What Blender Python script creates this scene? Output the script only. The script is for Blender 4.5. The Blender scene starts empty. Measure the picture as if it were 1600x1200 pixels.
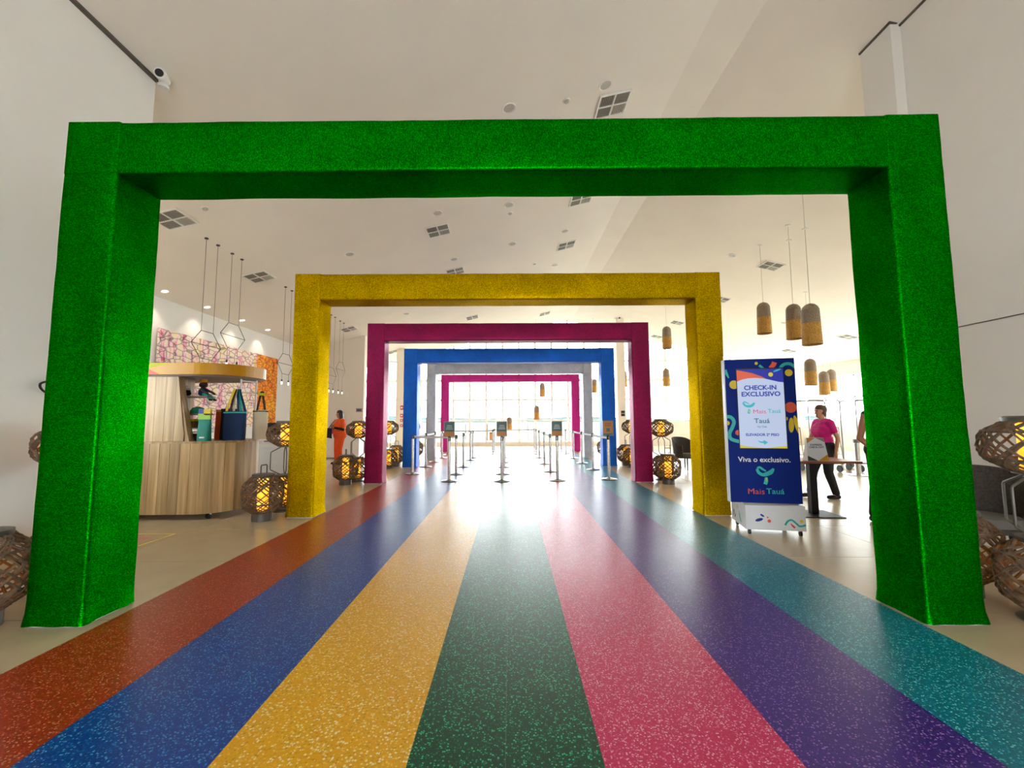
import bpy, bmesh, math, random
from mathutils import Vector, Matrix, noise
R = random.Random(7)
SC = bpy.context.scene
COL = SC.collection
PI = math.pi

# ---------------------------------------------------------------- camera, world, exposure
F_PX, YAW, PITCH, ROLL, EYE = 665.95, 0.0043, 0.08566, -0.00512, 1.32
cam_d = bpy.data.cameras.new('camera'); cam = bpy.data.objects.new('camera', cam_d); COL.objects.link(cam)
cam_d.sensor_fit = 'HORIZONTAL'; cam_d.sensor_width = 36.0; cam_d.lens = F_PX / 1600 * 36
cam_d.clip_start = 0.05; cam_d.clip_end = 2000
_f = Vector((math.sin(YAW) * math.cos(PITCH), math.cos(YAW) * math.cos(PITCH), math.sin(PITCH)))
_r = Vector((math.cos(YAW), -math.sin(YAW), 0)); _u = _r.cross(_f)
_r2 = _r * math.cos(ROLL) + _u * math.sin(ROLL); _u2 = -_r * math.sin(ROLL) + _u * math.cos(ROLL)
cam.matrix_world = Matrix(((_r2.x, _u2.x, -_f.x, 0), (_r2.y, _u2.y, -_f.y, 0), (_r2.z, _u2.z, -_f.z, EYE), (0, 0, 0, 1)))
SC.camera = cam
W = bpy.data.worlds.new('World'); SC.world = W; W.use_nodes = True
W.node_tree.nodes['Background'].inputs[0].default_value = (0.93, 0.97, 1.0, 1)
W.node_tree.nodes['Background'].inputs[1].default_value = 10.0
SC.view_settings.view_transform = 'Standard'; SC.view_settings.look = 'None'
SC.view_settings.gamma = 1.0; SC.view_settings.use_curve_mapping = False
SC.view_settings.exposure = 0.45
SC.cycles.max_bounces = 10; SC.cycles.diffuse_bounces = 6; SC.cycles.transparent_max_bounces = 12
SC.cycles.sample_clamp_indirect = 6.0
SC.cycles.use_denoising = True

# ---------------------------------------------------------------- materials
def lin(h):
    h = h.lstrip('#'); o = []
    for i in (0, 2, 4):
        c = int(h[i:i + 2], 16) / 255
        o.append(c / 12.92 if c <= 0.04045 else ((c + 0.055) / 1.055) ** 2.4)
    return (*o, 1.0)
def nd(nt, t, **kw):
    n = nt.nodes.new(t)
    for k, v in kw.items(): setattr(n, k, v)
    return n
def base_mat(name):
    m = bpy.data.materials.new(name); m.use_nodes = True
    return m, m.node_tree, m.node_tree.nodes['Principled BSDF']
def ramp(nt, stops, interp='LINEAR'):
    r = nd(nt, 'ShaderNodeValToRGB'); r.color_ramp.interpolation = interp
    el = r.color_ramp.elements
    while len(el) < len(stops): el.new(0.5)
    for e, (p, c) in zip(el, stops): e.position = p; e.color = c
    return r
def pbr(name, hexc, rough=0.5, metal=0.0, vary=0.06, scale=8.0, bump=0.0, coat=0.0):
    m, nt, b = base_mat(name)
    c = lin(hexc); tc = nd(nt, 'ShaderNodeTexCoord'); n = nd(nt, 'ShaderNodeTexNoise')
    n.inputs['Scale'].default_value = scale; n.inputs['Detail'].default_value = 4
    nt.links.new(tc.outputs['Object'], n.inputs['Vector'])
    lo = tuple(x * (1 - vary) for x in c[:3]) + (1,); hi = tuple(min(1, x * (1 + vary)) for x in c[:3]) + (1,)
    r = ramp(nt, [(0.3, lo), (0.7, hi)])
    nt.links.new(n.outputs['Fac'], r.inputs['Fac']); nt.links.new(r.outputs['Color'], b.inputs['Base Color'])
    b.inputs['Roughness'].default_value = rough; b.inputs['Metallic'].default_value = metal
    b.inputs['Coat Weight'].default_value = coat
    if bump:
        bp = nd(nt, 'ShaderNodeBump'); bp.inputs['Strength'].default_value = bump; bp.inputs['Distance'].default_value = 0.01
        nt.links.new(n.outputs['Fac'], bp.inputs['Height']); nt.links.new(bp.outputs['Normal'], b.inputs['Normal'])
    return m
def emit(name, hexc, strength):
    m, nt, b = base_mat(name)
    b.inputs['Base Color'].default_value = (0.02, 0.02, 0.02, 1); b.inputs['Emission Color'].default_value = lin(hexc)
    b.inputs['Emission Strength'].default_value = strength
    return m
def lame(name, hexc, hexl, rough=0.42, metal=0.55, sparkle=1.0):
    """sparkling metallic stretch fabric"""
    m, nt, b = base_mat(name)
    tc = nd(nt, 'ShaderNodeTexCoord')
    v = nd(nt, 'ShaderNodeTexVoronoi'); v.inputs['Scale'].default_value = 165
    mp = nd(nt, 'ShaderNodeMapping'); mp.inputs['Scale'].default_value = (1.0, 1.0, 1.6)
    nt.links.new(tc.outputs['Object'], mp.inputs['Vector']); nt.links.new(mp.outputs['Vector'], v.inputs['Vector'])
    sx = nd(nt, 'ShaderNodeSeparateColor'); nt.links.new(v.outputs['Color'], sx.inputs['Color'])
    d, l = lin(hexc), lin(hexl)
    dk = tuple(x * 0.72 for x in d[:3]) + (1,)
    r = ramp(nt, [(0.0, dk), (0.55, d), (0.9, l), (1.0, l)])
    nt.links.new(sx.outputs['Red'], r.inputs['Fac'])
    n2 = nd(nt, 'ShaderNodeTexNoise'); n2.inputs['Scale'].default_value = 2.2; n2.inputs['Detail'].default_value = 3
    nt.links.new(tc.outputs['Object'], n2.inputs['Vector'])
    mr = nd(nt, 'ShaderNodeMapRange'); mr.inputs['From Min'].default_value = 0.3; mr.inputs['From Max'].default_value = 0.7
    mr.inputs['To Min'].default_value = 0.78; mr.inputs['To Max'].default_value = 1.15
    nt.links.new(n2.outputs['Fac'], mr.inputs['Value'])
    mx = nd(nt, 'ShaderNodeMix', data_type='RGBA', blend_type='MULTIPLY'); mx.inputs['Factor'].default_value = 1
    nt.links.new(r.outputs['Color'], mx.inputs['A']); nt.links.new(mr.outputs['Result'], mx.inputs['B'])
    nt.links.new(mx.outputs['Result'], b.inputs['Base Color'])
    b.inputs['Roughness'].default_value = rough; b.inputs['Metallic'].default_value = metal
    if metal > 0.9: b.inputs['Specular Tint'].default_value = tuple(0.42 + 0.5 * x for x in l[:3]) + (1,)
    bp = nd(nt, 'ShaderNodeBump'); bp.inputs['Strength'].default_value = 0.55 * sparkle; bp.inputs['Distance'].default_value = 0.004
    nt.links.new(sx.outputs['Green'], bp.inputs['Height']); nt.links.new(bp.outputs['Normal'], b.inputs['Normal'])
    return m
def glitter(name, base, flecks, scale=95.0, dens=0.55):
    """printed terrazzo-glitter vinyl under a clear polished film"""
    m, nt, b = base_mat(name)
    tc = nd(nt, 'ShaderNodeTexCoord')
    v = nd(nt, 'ShaderNodeTexVoronoi'); v.inputs['Scale'].default_value = scale
    nt.links.new(tc.outputs['Object'], v.inputs['Vector'])
    sx = nd(nt, 'ShaderNodeSeparateColor'); nt.links.new(v.outputs['Color'], sx.inputs['Color'])
    bs = lin(base); dk = tuple(x * 0.72 for x in bs[:3]) + (1,)
    stops = [(0.0, dk), (dens * 0.6, bs)]
    for i, f in enumerate(flecks): stops.append((dens + (1 - dens) * (0.1, 0.5, 0.8)[i], lin(f)))
    r = ramp(nt, stops); nt.links.new(sx.outputs['Red'], r.inputs['Fac'])
    # keep only the core of each fleck cell
    cr = ramp(nt, [(0.0, (1, 1, 1, 1)), (0.42, (1, 1, 1, 1)), (0.6, (0, 0, 0, 1))])
    nt.links.new(v.outputs['Distance'], cr.inputs['Fac'])
    mx = nd(nt, 'ShaderNodeMix', data_type='RGBA'); mx.inputs['A'].default_value = bs
    nt.links.new(cr.outputs['Color'], mx.inputs['Factor']); nt.links.new(r.outputs['Color'], mx.inputs['B'])
    nt.links.new(mx.outputs['Result'], b.inputs['Base Color'])
    n2 = nd(nt, 'ShaderNodeTexNoise'); n2.inputs['Scale'].default_value = 3.0
    nt.links.new(tc.outputs['Object'], n2.inputs['Vector'])
    mr = nd(nt, 'ShaderNodeMapRange'); mr.inputs['To Min'].default_value = 0.27; mr.inputs['To Max'].default_value = 0.36
    nt.links.new(n2.outputs['Fac'], mr.inputs['Value']); nt.links.new(mr.outputs['Result'], b.inputs['Roughness'])
    b.inputs['IOR'].default_value = 1.55; b.inputs['Specular IOR Level'].default_value = 0.2
    b.inputs['Coat Weight'].default_value = 0.25; b.inputs['Coat Roughness'].default_value = 0.42; b.inputs['Coat IOR'].default_value = 1.45
    return m
def wood(name, dark, light, scale=(9, 9, 0.6)):
    m, nt, b = base_mat(name)
    tc = nd(nt, 'ShaderNodeTexCoord'); mp = nd(nt, 'ShaderNodeMapping'); mp.inputs['Scale'].default_value = scale
    n = nd(nt, 'ShaderNodeTexNoise'); n.inputs['Scale'].default_value = 1.6; n.inputs['Detail'].default_value = 5
    nt.links.new(tc.outputs['Object'], mp.inputs['Vector']); nt.links.new(mp.outputs['Vector'], n.inputs['Vector'])
    r = ramp(nt, [(0.3, lin(dark)), (0.52, tuple((a + c) / 2 for a, c in zip(lin(dark), lin(light)))), (0.7, lin(light))])
    nt.links.new(n.outputs['Fac'], r.inputs['Fac']); nt.links.new(r.outputs['Color'], b.inputs['Base Color'])
    b.inputs['Roughness'].default_value = 0.4
    return m
def glass_mat(name):
    m = bpy.data.materials.new(name); m.use_nodes = True; nt = m.node_tree; nt.nodes.clear()
    o = nd(nt, 'ShaderNodeOutputMaterial'); t = nd(nt, 'ShaderNodeBsdfTransparent'); g = nd(nt, 'ShaderNodeBsdfGlossy')
    t.inputs['Color'].default_value = (0.97, 0.99, 0.98, 1); g.inputs['Roughness'].default_value = 0.02
    fr = nd(nt, 'ShaderNodeFresnel'); ge = nd(nt, 'ShaderNodeNewGeometry'); io = nd(nt, 'ShaderNodeMapRange')
    io.inputs['To Min'].default_value = 1.45; io.inputs['To Max'].default_value = 1 / 1.45   # both faces of a thin pane reflect alike
    nt.links.new(ge.outputs['Backfacing'], io.inputs['Value']); nt.links.new(io.outputs['Result'], fr.inputs['IOR'])
    mx = nd(nt, 'ShaderNodeMixShader'); nt.links.new(fr.outputs['Fac'], mx.inputs['Fac'])
    nt.links.new(t.outputs['BSDF'], mx.inputs[1]); nt.links.new(g.outputs['BSDF'], mx.inputs[2])
    nt.links.new(mx.outputs['Shader'], o.inputs['Surface'])
    return m
def tapestry(name):
    """woven hanging: pinks and whites with an orange border, dark thread outlines"""
    m, nt, b = base_mat(name)
    tc = nd(nt, 'ShaderNodeTexCoord')
    mp = nd(nt, 'ShaderNodeMapping'); mp.inputs['Scale'].default_value = (1, 4.0, 8.0); mp.inputs['Rotation'].default_value = (0.0, 0, 0)
    nt.links.new(tc.outputs['Object'], mp.inputs['Vector'])
    v = nd(nt, 'ShaderNodeTexVoronoi', feature='DISTANCE_TO_EDGE'); v.inputs['Scale'].default_value = 1.0
    nt.links.new(mp.outputs['Vector'], v.inputs['Vector'])
    ed = ramp(nt, [(0.0, (0, 0, 0, 1)), (0.09, (1, 1, 1, 1))]); nt.links.new(v.outputs['Distance'], ed.inputs['Fac'])
    mp2 = nd(nt, 'ShaderNodeMapping'); mp2.inputs['Scale'].default_value = (1, 3.2, 1.1)
    nt.links.new(tc.outputs['Object'], mp2.inputs['Vector'])
    n = nd(nt, 'ShaderNodeTexNoise'); n.inputs['Scale'].default_value = 1.1; n.inputs['Detail'].default_value = 7; n.inputs['Roughness'].default_value = 0.75
    nt.links.new(mp2.outputs['Vector'], n.inputs['Vector'])
    pink = ramp(nt, [(0.30, lin('#7d2f6b')), (0.38, lin('#d0607f')), (0.44, lin('#efb4c0')), (0.50, lin('#f3e3e2')), (0.56, lin('#f0dfa6')), (0.62, lin('#eec3c4')), (0.68, lin('#dd6a68')), (0.76, lin('#8a6fa8'))])
    orng = ramp(nt, [(0.30, lin('#b33a1c')), (0.45, lin('#ea7a1a')), (0.56, lin('#f5a51e')), (0.66, lin('#f1c63b')), (0.78, lin('#d8452a'))])
    nt.links.new(n.outputs['Fac'], pink.inputs['Fac']); nt.links.new(n.outputs['Fac'], orng.inputs['Fac'])
    sp = nd(nt, 'ShaderNodeSeparateXYZ'); nt.links.new(tc.outputs['Object'], sp.inputs['Vector'])
    wob = nd(nt, 'ShaderNodeMath', operation='ADD'); nt.links.new(sp.outputs['Y'], wob.inputs[0]); nt.links.new(n.outputs['Fac'], wob.inputs[1])
    sel = nd(nt, 'ShaderNodeMapRange'); sel.inputs['From Min'].default_value = 4.1; sel.inputs['From Max'].default_value = 4.3
    nt.links.new(wob.outputs[0], sel.inputs['Value'])
    mx = nd(nt, 'ShaderNodeMix', data_type='RGBA'); nt.links.new(sel.outputs['Result'], mx.inputs['Factor'])
    nt.links.new(pink.outputs['Color'], mx.inputs['A']); nt.links.new(orng.outputs['Color'], mx.inputs['B'])
    mu = nd(nt, 'ShaderNodeMix', data_type='RGBA', blend_type='MULTIPLY'); mu.inputs['Factor'].default_value = 0.75
    nt.links.new(mx.outputs['Result'], mu.inputs['A']); nt.links.new(ed.outputs['Color'], mu.inputs['B'])
    nt.links.new(mu.outputs['Result'], b.inputs['Base Color']); b.inputs['Roughness'].default_value = 0.85
    return m
def lantern_glow(name):
    m, nt, b = base_mat(name)
    tc = nd(nt, 'ShaderNodeTexCoord'); n = nd(nt, 'ShaderNodeTexNoise'); n.inputs['Scale'].default_value = 9
    nt.links.new(tc.outputs['Object'], n.inputs['Vector'])
    r = ramp(nt, [(0.3, lin('#f08a14')), (0.55, lin('#ffb02a')), (0.72, lin('#ffdc70'))])
    nt.links.new(n.outputs['Fac'], r.inputs['Fac']); nt.links.new(r.outputs['Color'], b.inputs['Emission Color'])
    b.inputs['Emission Strength'].default_value = 1.5; b.inputs['Base Color'].default_value = lin('#c98a3a')
    return m

M = {}
M['wall'] = pbr('wall_paint', '#e6e4df', 0.75, vary=0.02, scale=1.5)
M['ceil'] = pbr('ceiling_paint', '#ece7de', 0.8, vary=0.02, scale=1.2)
M['warmwall'] = pbr('cream_paint', '#e5dccd', 0.75, vary=0.02, scale=1.5)
M['gap'] = pbr('shadow_gap', '#5a544c', 0.8)
M['tile'] = pbr('beige_porcelain', '#c8b698', 0.24, vary=0.05, scale=2.5)
M['slab'] = pbr('beige_floor', '#c4b294', 0.25, vary=0.04, scale=2.0)
M['white'] = pbr('white_metal', '#e9e9e7', 0.4, vary=0.02)
M['alu'] = pbr('white_aluminium', '#eef0f0', 0.4, vary=0.02)
M['glass'] = glass_mat('window_glass')
M['chrome'] = pbr('brushed_steel', '#c9c9ca', 0.22, 1.0, vary=0.03)
M['steel'] = pbr('dull_steel', '#8f8d88', 0.38, 1.0, vary=0.05)
M['black'] = pbr('black_plastic', '#17171a', 0.45)
M['blackmetal'] = pbr('black_metal', '#202023', 0.45, 0.4)
M['belt'] = pbr('white_belt', '#e4e6e8', 0.6, vary=0.03)
M['rattan'] = pbr('brown_rope', '#6f5a49', 0.8, vary=0.35, scale=22, bump=0.3)
M['lampmetal'] = pbr('grey_lamp_metal', '#6d6862', 0.45, 0.5)
M['glow'] = lantern_glow('amber_glow')
M['bulb'] = emit('lit_bulb', '#fff0d0', 6.0)
M['downlit'] = emit('lit_downlight', '#fff1dc', 9.0)
M['downoff'] = pbr('downlight_lens', '#b9b5ad', 0.5)
M['wicker'] = pbr('dark_wicker', '#3b342e', 0.7, vary=0.4, scale=45, bump=0.5)
M['cushion'] = pbr('grey_cushion', '#6d6a66', 0.85)
M['wood'] = wood('oak_laminate', '#94744c', '#cdb085')
M['roofyellow'] = pbr('mustard_laminate', '#d2980e', 0.35, vary=0.04)
M['greyunder'] = pbr('taupe_soffit', '#8d7d74', 0.6)
M['tabletop'] = wood('table_wood', '#7c3f28', '#b0694a', (2, 9, 9))
M['pendtop'] = pbr('weathered_wicker', '#8b7a66', 0.8, vary=0.25, scale=40, bump=0.4)
M['pendbot'] = pbr('glow_tinted_wicker', '#b88a3d', 0.75, vary=0.3, scale=40, bump=0.4)  # amber glow from inside the lower shades, put into the base colour
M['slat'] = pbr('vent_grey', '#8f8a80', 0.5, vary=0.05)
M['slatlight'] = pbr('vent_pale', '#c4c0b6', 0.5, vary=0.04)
M['duct'] = pbr('vent_duct', '#4b4741', 0.8)
M['tapestry'] = tapestry('tapestry_weave')
M['skin_tan'] = pbr('skin_tan', '#b07a5c', 0.55, vary=0.05)
M['skin_fair'] = pbr('skin_fair', '#c08a70', 0.55, vary=0.05)
M['lip'] = pbr('lip', '#8c4a43', 0.5)
M['eye'] = pbr('eye_dark', '#1d1512', 0.3)
M['hair_dark'] = pbr('dark_brown_hair', '#2a1c18', 0.5, vary=0.3, scale=60, bump=0.3)
M['hair_brown'] = pbr('brown_hair', '#5d3f2c', 0.55, vary=0.3, scale=60, bump=0.3)
M['orange_cloth'] = pbr('orange_cloth', '#e2500f', 0.8, vary=0.1, scale=10, bump=0.2)
M['pink_cloth'] = pbr('magenta_cloth', '#cf0a80', 0.75, vary=0.1, scale=10, bump=0.2)
M['black_cloth'] = pbr('black_cloth', '#19181c', 0.8, vary=0.15, scale=10)
M['navy'] = pbr('navy_canvas', '#0f2f5c', 0.8, vary=0.1)
M['teal'] = pbr('teal_print', '#17b3b0', 0.45, vary=0.03)
M['tealbag'] = pbr('teal_bag', '#128a80', 0.6)
M['dteal'] = pbr('deep_teal_print', '#0a6570', 0.45, vary=0.03)
M['pyellow'] = pbr('yellow_print', '#e0c31f', 0.45, vary=0.03)
M['porange'] = pbr('orange_print', '#e2563a', 0.45, vary=0.03)
M['pred'] = pbr('red_print', '#dd4050', 0.45, vary=0.03)
M['pblue'] = pbr('blue_print', '#0a2f8c', 0.35, vary=0.03)
M['kblue'] = pbr('kiosk_blue', '#00237c', 0.55, vary=0.03, scale=3)
M['kblue'].node_tree.nodes['Principled BSDF'].inputs['Specular IOR Level'].default_value = 0.15
M['pgreen'] = pbr('lime_print', '#9fd14a', 0.45, vary=0.03)
M['kwhite'] = pbr('kiosk_white', '#dfe3ea', 0.35, vary=0.02)
M['sw'] = emit('screen_white', '#c8d6f4', 0.6)
M['sb'] = emit('screen_blue', '#1226a8', 0.6)
M['so'] = emit('screen_orange', '#e8623f', 0.6)
M['sy'] = emit('screen_yellow', '#dccb2a', 0.6)
M['st'] = emit('screen_teal', '#22b3bd', 0.7)
M['sr'] = emit('screen_red', '#dc4468', 0.7)
M['sdt'] = emit('screen_deep_teal', '#0d6a78', 0.7)
M['ptext'] = pbr('white_print', '#e8edf5', 0.5, vary=0.02)
M['dark_print'] = pbr('dark_print', '#2a3438', 0.5)
M['signteal'] = pbr('sign_teal', '#47706e', 0.45, vary=0.15, scale=30)
M['signorange'] = pbr('sign_orange', '#c98a4a', 0.5, vary=0.1, scale=30)
M['orangebag'] = pbr('orange_felt', '#d9531c', 0.8)
M['cream'] = pbr('cream_canvas', '#d8d0bb', 0.85)
M['brown'] = pbr('brown_strap', '#3d2a22', 0.7)
M['greenteal'] = pbr('green_cap', '#1f8f74', 0.8)
M['lime'] = pbr('lime_tag', '#c2c41c', 0.6)
M['box'] = pbr('brown_box', '#6d5238', 0.7)
M['red'] = pbr('red_plastic', '#b8202c', 0.5)
M['grass'] = pbr('green_field', '#414d3c', 0.95, vary=0.3, scale=0.05)
M['hill'] = pbr('hazy_hill', '#4d5c5e', 0.95, vary=0.12, scale=0.02)

# ---------------------------------------------------------------- mesh helpers
class MB:
    def __init__(s): s.v = []; s.f = []
    def add(s, vs, fs):
        o = len(s.v); s.v += [tuple(v) for v in vs]; s.f += [tuple(i + o for i in f) for f in fs]; return s
    def box(s, x0, y0, z0, x1, y1, z1, mat=None):
        vs = [Vector(p) for p in ((x0, y0, z0), (x1, y0, z0), (x1, y1, z0), (x0, y1, z0), (x0, y0, z1), (x1, y0, z1), (x1, y1, z1), (x0, y1, z1))]
        if mat: vs = [mat @ v for v in vs]
        return s.add(vs, [(0, 3, 2, 1), (4, 5, 6, 7), (0, 1, 5, 4), (1, 2, 6, 5), (2, 3, 7, 6), (3, 0, 4, 7)])
    def tube(s, pts, r, n=8, closed=False, caps=True):
        pts = [Vector(p) for p in pts]; L = len(pts)
        rs = r if isinstance(r, (list, tuple)) else [r] * L
        vs = []; up = None
        for i, p in enumerate(pts):
            a = pts[i - 1] if (i > 0 or closed) else p; b = pts[(i + 1) % L] if (i < L - 1 or closed) else p
            t = (b - a)
            t = t.normalized() if t.length > 1e-9 else Vector((0, 0, 1))
            if up is None:
                up = Vector((0, 0, 1)) if abs(t.z) < 0.9 else Vector((1, 0, 0))
            x = t.cross(up)
            if x.length < 1e-6: x = t.cross(Vector((1, 0.3, 0)))
            x.normalize(); y = x.cross(t).normalized(); up = y
            for k in range(n):
                an = 2 * PI * k / n; vs.append(p + (x * math.cos(an) + y * math.sin(an)) * rs[i])
        fs = []
        for i in range(L if closed else L - 1):
            j = (i + 1) % L
            for k in range(n): fs.append((i * n + k, i * n + (k + 1) % n, j * n + (k + 1) % n, j * n + k))
        if caps and not closed: fs += [tuple(range(n - 1, -1, -1)), tuple((L - 1) * n + k for k in range(n))]
        return s.add(vs, fs)
    def lathe(s, prof, n=24, c=(0, 0, 0), caps=True):
        vs = []; fs = []; L = len(prof)
        for r, z in prof:
            for k in range(n):
                a = 2 * PI * k / n; vs.append((c[0] + r * math.cos(a), c[1] + r * math.sin(a), c[2] + z))
        for i in range(L - 1):
            for k in range(n): fs.append((i * n + k, i * n + (k + 1) % n, (i + 1) * n + (k + 1) % n, (i + 1) * n + k))
        if caps: fs += [tuple(range(n - 1, -1, -1)), tuple((L - 1) * n + k for k in range(n))]
        return s.add(vs, fs)
    def prism(s, poly, z0, z1, mat=None):
        n = len(poly)
        vs = [Vector((x, y, z0)) for x, y in poly] + [Vector((x, y, z1)) for x, y in poly]
        if mat: vs = [mat @ v for v in vs]
        fs = [tuple(range(n - 1, -1, -1)), tuple(range(n, 2 * n))] + [(i, (i + 1) % n, n + (i + 1) % n, n + i) for i in range(n)]
        return s.add(vs, fs)
    def mesh(s, name, mat, smooth=False):
        me = bpy.data.meshes.new(name); me.from_pydata([tuple(v) for v in s.v], [], s.f)
        bm = bmesh.new(); bm.from_mesh(me); bmesh.ops.recalc_face_normals(bm, faces=bm.faces); bm.to_mesh(me); bm.free()
        if mat is not None: me.materials.append(M[mat] if isinstance(mat, str) else mat)
        if smooth:
            me.polygons.foreach_set('use_smooth', [True] * len(me.polygons)); me.set_sharp_from_angle(angle=math.radians(45))
        me.update(); return me
    def build(s, name, mat, parent=None, smooth=False, loc=(0, 0, 0), rz=0):
        return obj(name, s.mesh(name, mat, smooth), parent, loc, rz)
def obj(name, me, parent=None, loc=(0, 0, 0), rz=0):
    o = bpy.data.objects.new(name, me); COL.objects.link(o); o.location = loc; o.rotation_euler = (0, 0, rz); o.parent = parent
    return o
def tag(o, label, cat, group=None):
    o['label'] = label; o['category'] = cat
    if group: o['group'] = group
    return o
def struct(o): o['kind'] = 'structure'; return o
def thing(name, label, cat, loc=(0, 0, 0), rz=0, group=None):
    o = bpy.data.objects.new(name, None); COL.objects.link(o); o.location = loc; o.rotation_euler = (0, 0, rz); o.empty_display_size = 0.1
    return tag(o, label, cat, group)
def kids(o): return [c for c in o.children]
def copy_tree(o, parent=None):
    c = o.copy(); COL.objects.link(c); c.parent = parent
    for ch in kids(o): copy_tree(ch, c)
    return c
def dup(o, label, loc, rz=None, group=None):
    c = copy_tree(o); c['label'] = label; c.location = loc
    if rz is not None: c.rotation_euler = (0, 0, rz)
    if group: c['group'] = group
    return c
def circ(cx, cy, rx, ry=None, n=28, rot=0):
    ry = ry or rx; o = []
    for k in range(n):
        a = 2 * PI * k / n; x, y = rx * math.cos(a), ry * math.sin(a)
        o.append((cx + x * math.cos(rot) - y * math.sin(rot), cy + x * math.sin(rot) + y * math.cos(rot)))
    return o
def smooth_path(pts, k=6):
    o = []; n = len(pts)
    for i in range(n - 1):
        p0 = Vector(pts[max(i - 1, 0)]); p1 = Vector(pts[i]); p2 = Vector(pts[i + 1]); p3 = Vector(pts[min(i + 2, n - 1)])
        for j in range(k):
            t = j / k
            o.append(0.5 * ((2 * p1) + (p2 - p0) * t + (2 * p0 - 5 * p1 + 4 * p2 - p3) * t * t + (3 * p1 - p0 - 3 * p2 + p3) * t ** 3))
    o.append(Vector(pts[-1])); return o
def stroke(pts, w, k=6):
    """outline of a thick rounded line in 2D; w number or list"""
    ps = smooth_path([(p[0], p[1], 0) for p in pts], k); n = len(ps)
    ws = [w] * n if not isinstance(w, (list, tuple)) else [w[min(int(i / (n - 1) * (len(w) - 1)), len(w) - 2)] * (1 - (i / (n - 1) * (len(w) - 1)) % 1 if i < n - 1 else 0) + w[min(int(i / (n - 1) * (len(w) - 1)) + 1, len(w) - 1)] * ((i / (n - 1) * (len(w) - 1)) % 1 if i < n - 1 else 1) for i in range(n)]
    l, r = [], []
    for i, p in enumerate(ps):
        t = (ps[min(i + 1, n - 1)] - ps[max(i - 1, 0)]).normalized(); q = Vector((-t.y, t.x, 0)) * ws[i] / 2
        l.append(((p + q).x, (p + q).y)); r.append(((p - q).x, (p - q).y))
    return l + r[::-1]

# ---------------------------------------------------------------- room dimensions
XR0, XR1, ZR, SL = 2.69, 3.31, 6.67, 0.24
def zc(x): return ZR + SL * (x - XR0) if x <= XR0 else (ZR if x <= XR1 else ZR - SL * (x - XR1))
XL, XFL, XFR, YW, YB = -3.9, -7.9, 15.0, 22.5, -5.0
XN, XP = 4.95, 4.82
YL1, YP0, YP1 = 4.42, 4.96, 5.42
YE = 16.45; XE = -5.66
SX0, SW_ = -0.025 - 3.5 * 0.762, 0.762      # stripes
SY1 = 18.6
TH = 0.004

# floor slab, tiles
fl = struct(MB().box(XFL - 0.2, YB, -0.2, XFR + 0.2, YW + 0.2, -TH).build('floor', 'slab'))
T = 1.2; gap = 0.0025
tile_cache = {}
def tile(x0, x1, y0, y1):
    w, d = round(x1 - x0, 4), round(y1 - y0, 4)
    if w < 0.02 or d < 0.02: return
    if (w, d) not in tile_cache:
        tile_cache[(w, d)] = MB().box(gap, gap, -TH, w - gap, d - gap, 0).mesh('tile', 'tile')
    obj('tile', tile_cache[(w, d)], fl, (x0, y0, 0))
sxe = SX0 + 7 * SW_
yy = -1.8
while yy < YW - 0.01:
    y1 = min(yy + T, YW)
    x = SX0
    while x > XFL + 0.01:
        x0 = max(x - T, XFL); tile(x0, x, yy, y1) if (yy > 3.2 or x > -4.5) else None; x -= T
    x = sxe
    while x < 10.9:
        tile(x, x + T, yy, y1) if (yy > 4 or x < 5) else None; x += T
    if yy > SY1 - 0.01:
        for k in range(4): tile(SX0 + k * (sxe - SX0) / 4, SX0 + (k + 1) * (sxe - SX0) / 4, yy, y1)
    yy += T
MB().box(sxe + 7 * T, -1.8, -TH, XFR, YW, 0).build('tile_field', 'tile', fl)['kind'] = 'stuff'

# glitter stripes
SG = [('red', '#9a2a0c', ['#a83413', '#bd4a26', '#d98a6c'], 'orange-red glitter floor stripe along the left edge'),
      ('blue', '#003a8e', ['#0048a6', '#006cba', '#52a8dc'], 'deep blue glitter floor stripe between red and yellow'),
      ('yellow', '#e3a70c', ['#e8ae14', '#efc64a', '#f6e6b8'], 'golden yellow glitter floor stripe between blue and dark green'),
      ('green', '#05402c', ['#064a33', '#0c7a52', '#3ccf90'], 'dark green glitter floor stripe down the middle'),
      ('pink', '#ca205c', ['#d02a66', '#dc6690', '#f2bccf'], 'pink glitter floor stripe between dark green and purple'),
      ('purple', '#38147a', ['#401a86', '#5f3398', '#aa78c0'], 'purple glitter floor stripe between pink and teal'),
      ('teal', '#006f84', ['#007e96', '#089cb0', '#7ad2dc'], 'teal glitter floor stripe along the right edge')]
for i, (nm, bc, fk, lb) in enumerate(SG):
    gm = glitter('glitter_' + nm, bc, fk, {'yellow': 95, 'pink': 140}.get(nm, 130), 0.5 if nm in ('yellow', 'pink') else 0.6)
    x0 = SX0 + i * SW_
    t = thing('floor_stripe', lb, 'floor stripe', (x0, -1.5, 0), 0, 'glitter stripes on the floor')
    cuts = [(0, SW_)] if nm != 'green' else [(0, SW_ / 2), (SW_ / 2, SW_)]
    for a, b in cuts:
        for y0, y1 in ((0, 6.8), (6.8, 13.4), (13.4, SY1 + 1.5)):
            MB().box(a + 0.0003, y0 + 0.0003, -TH, b - 0.0003, y1 - 0.0003, 0.0015).build('vinyl_sheet', gm, t)

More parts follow.
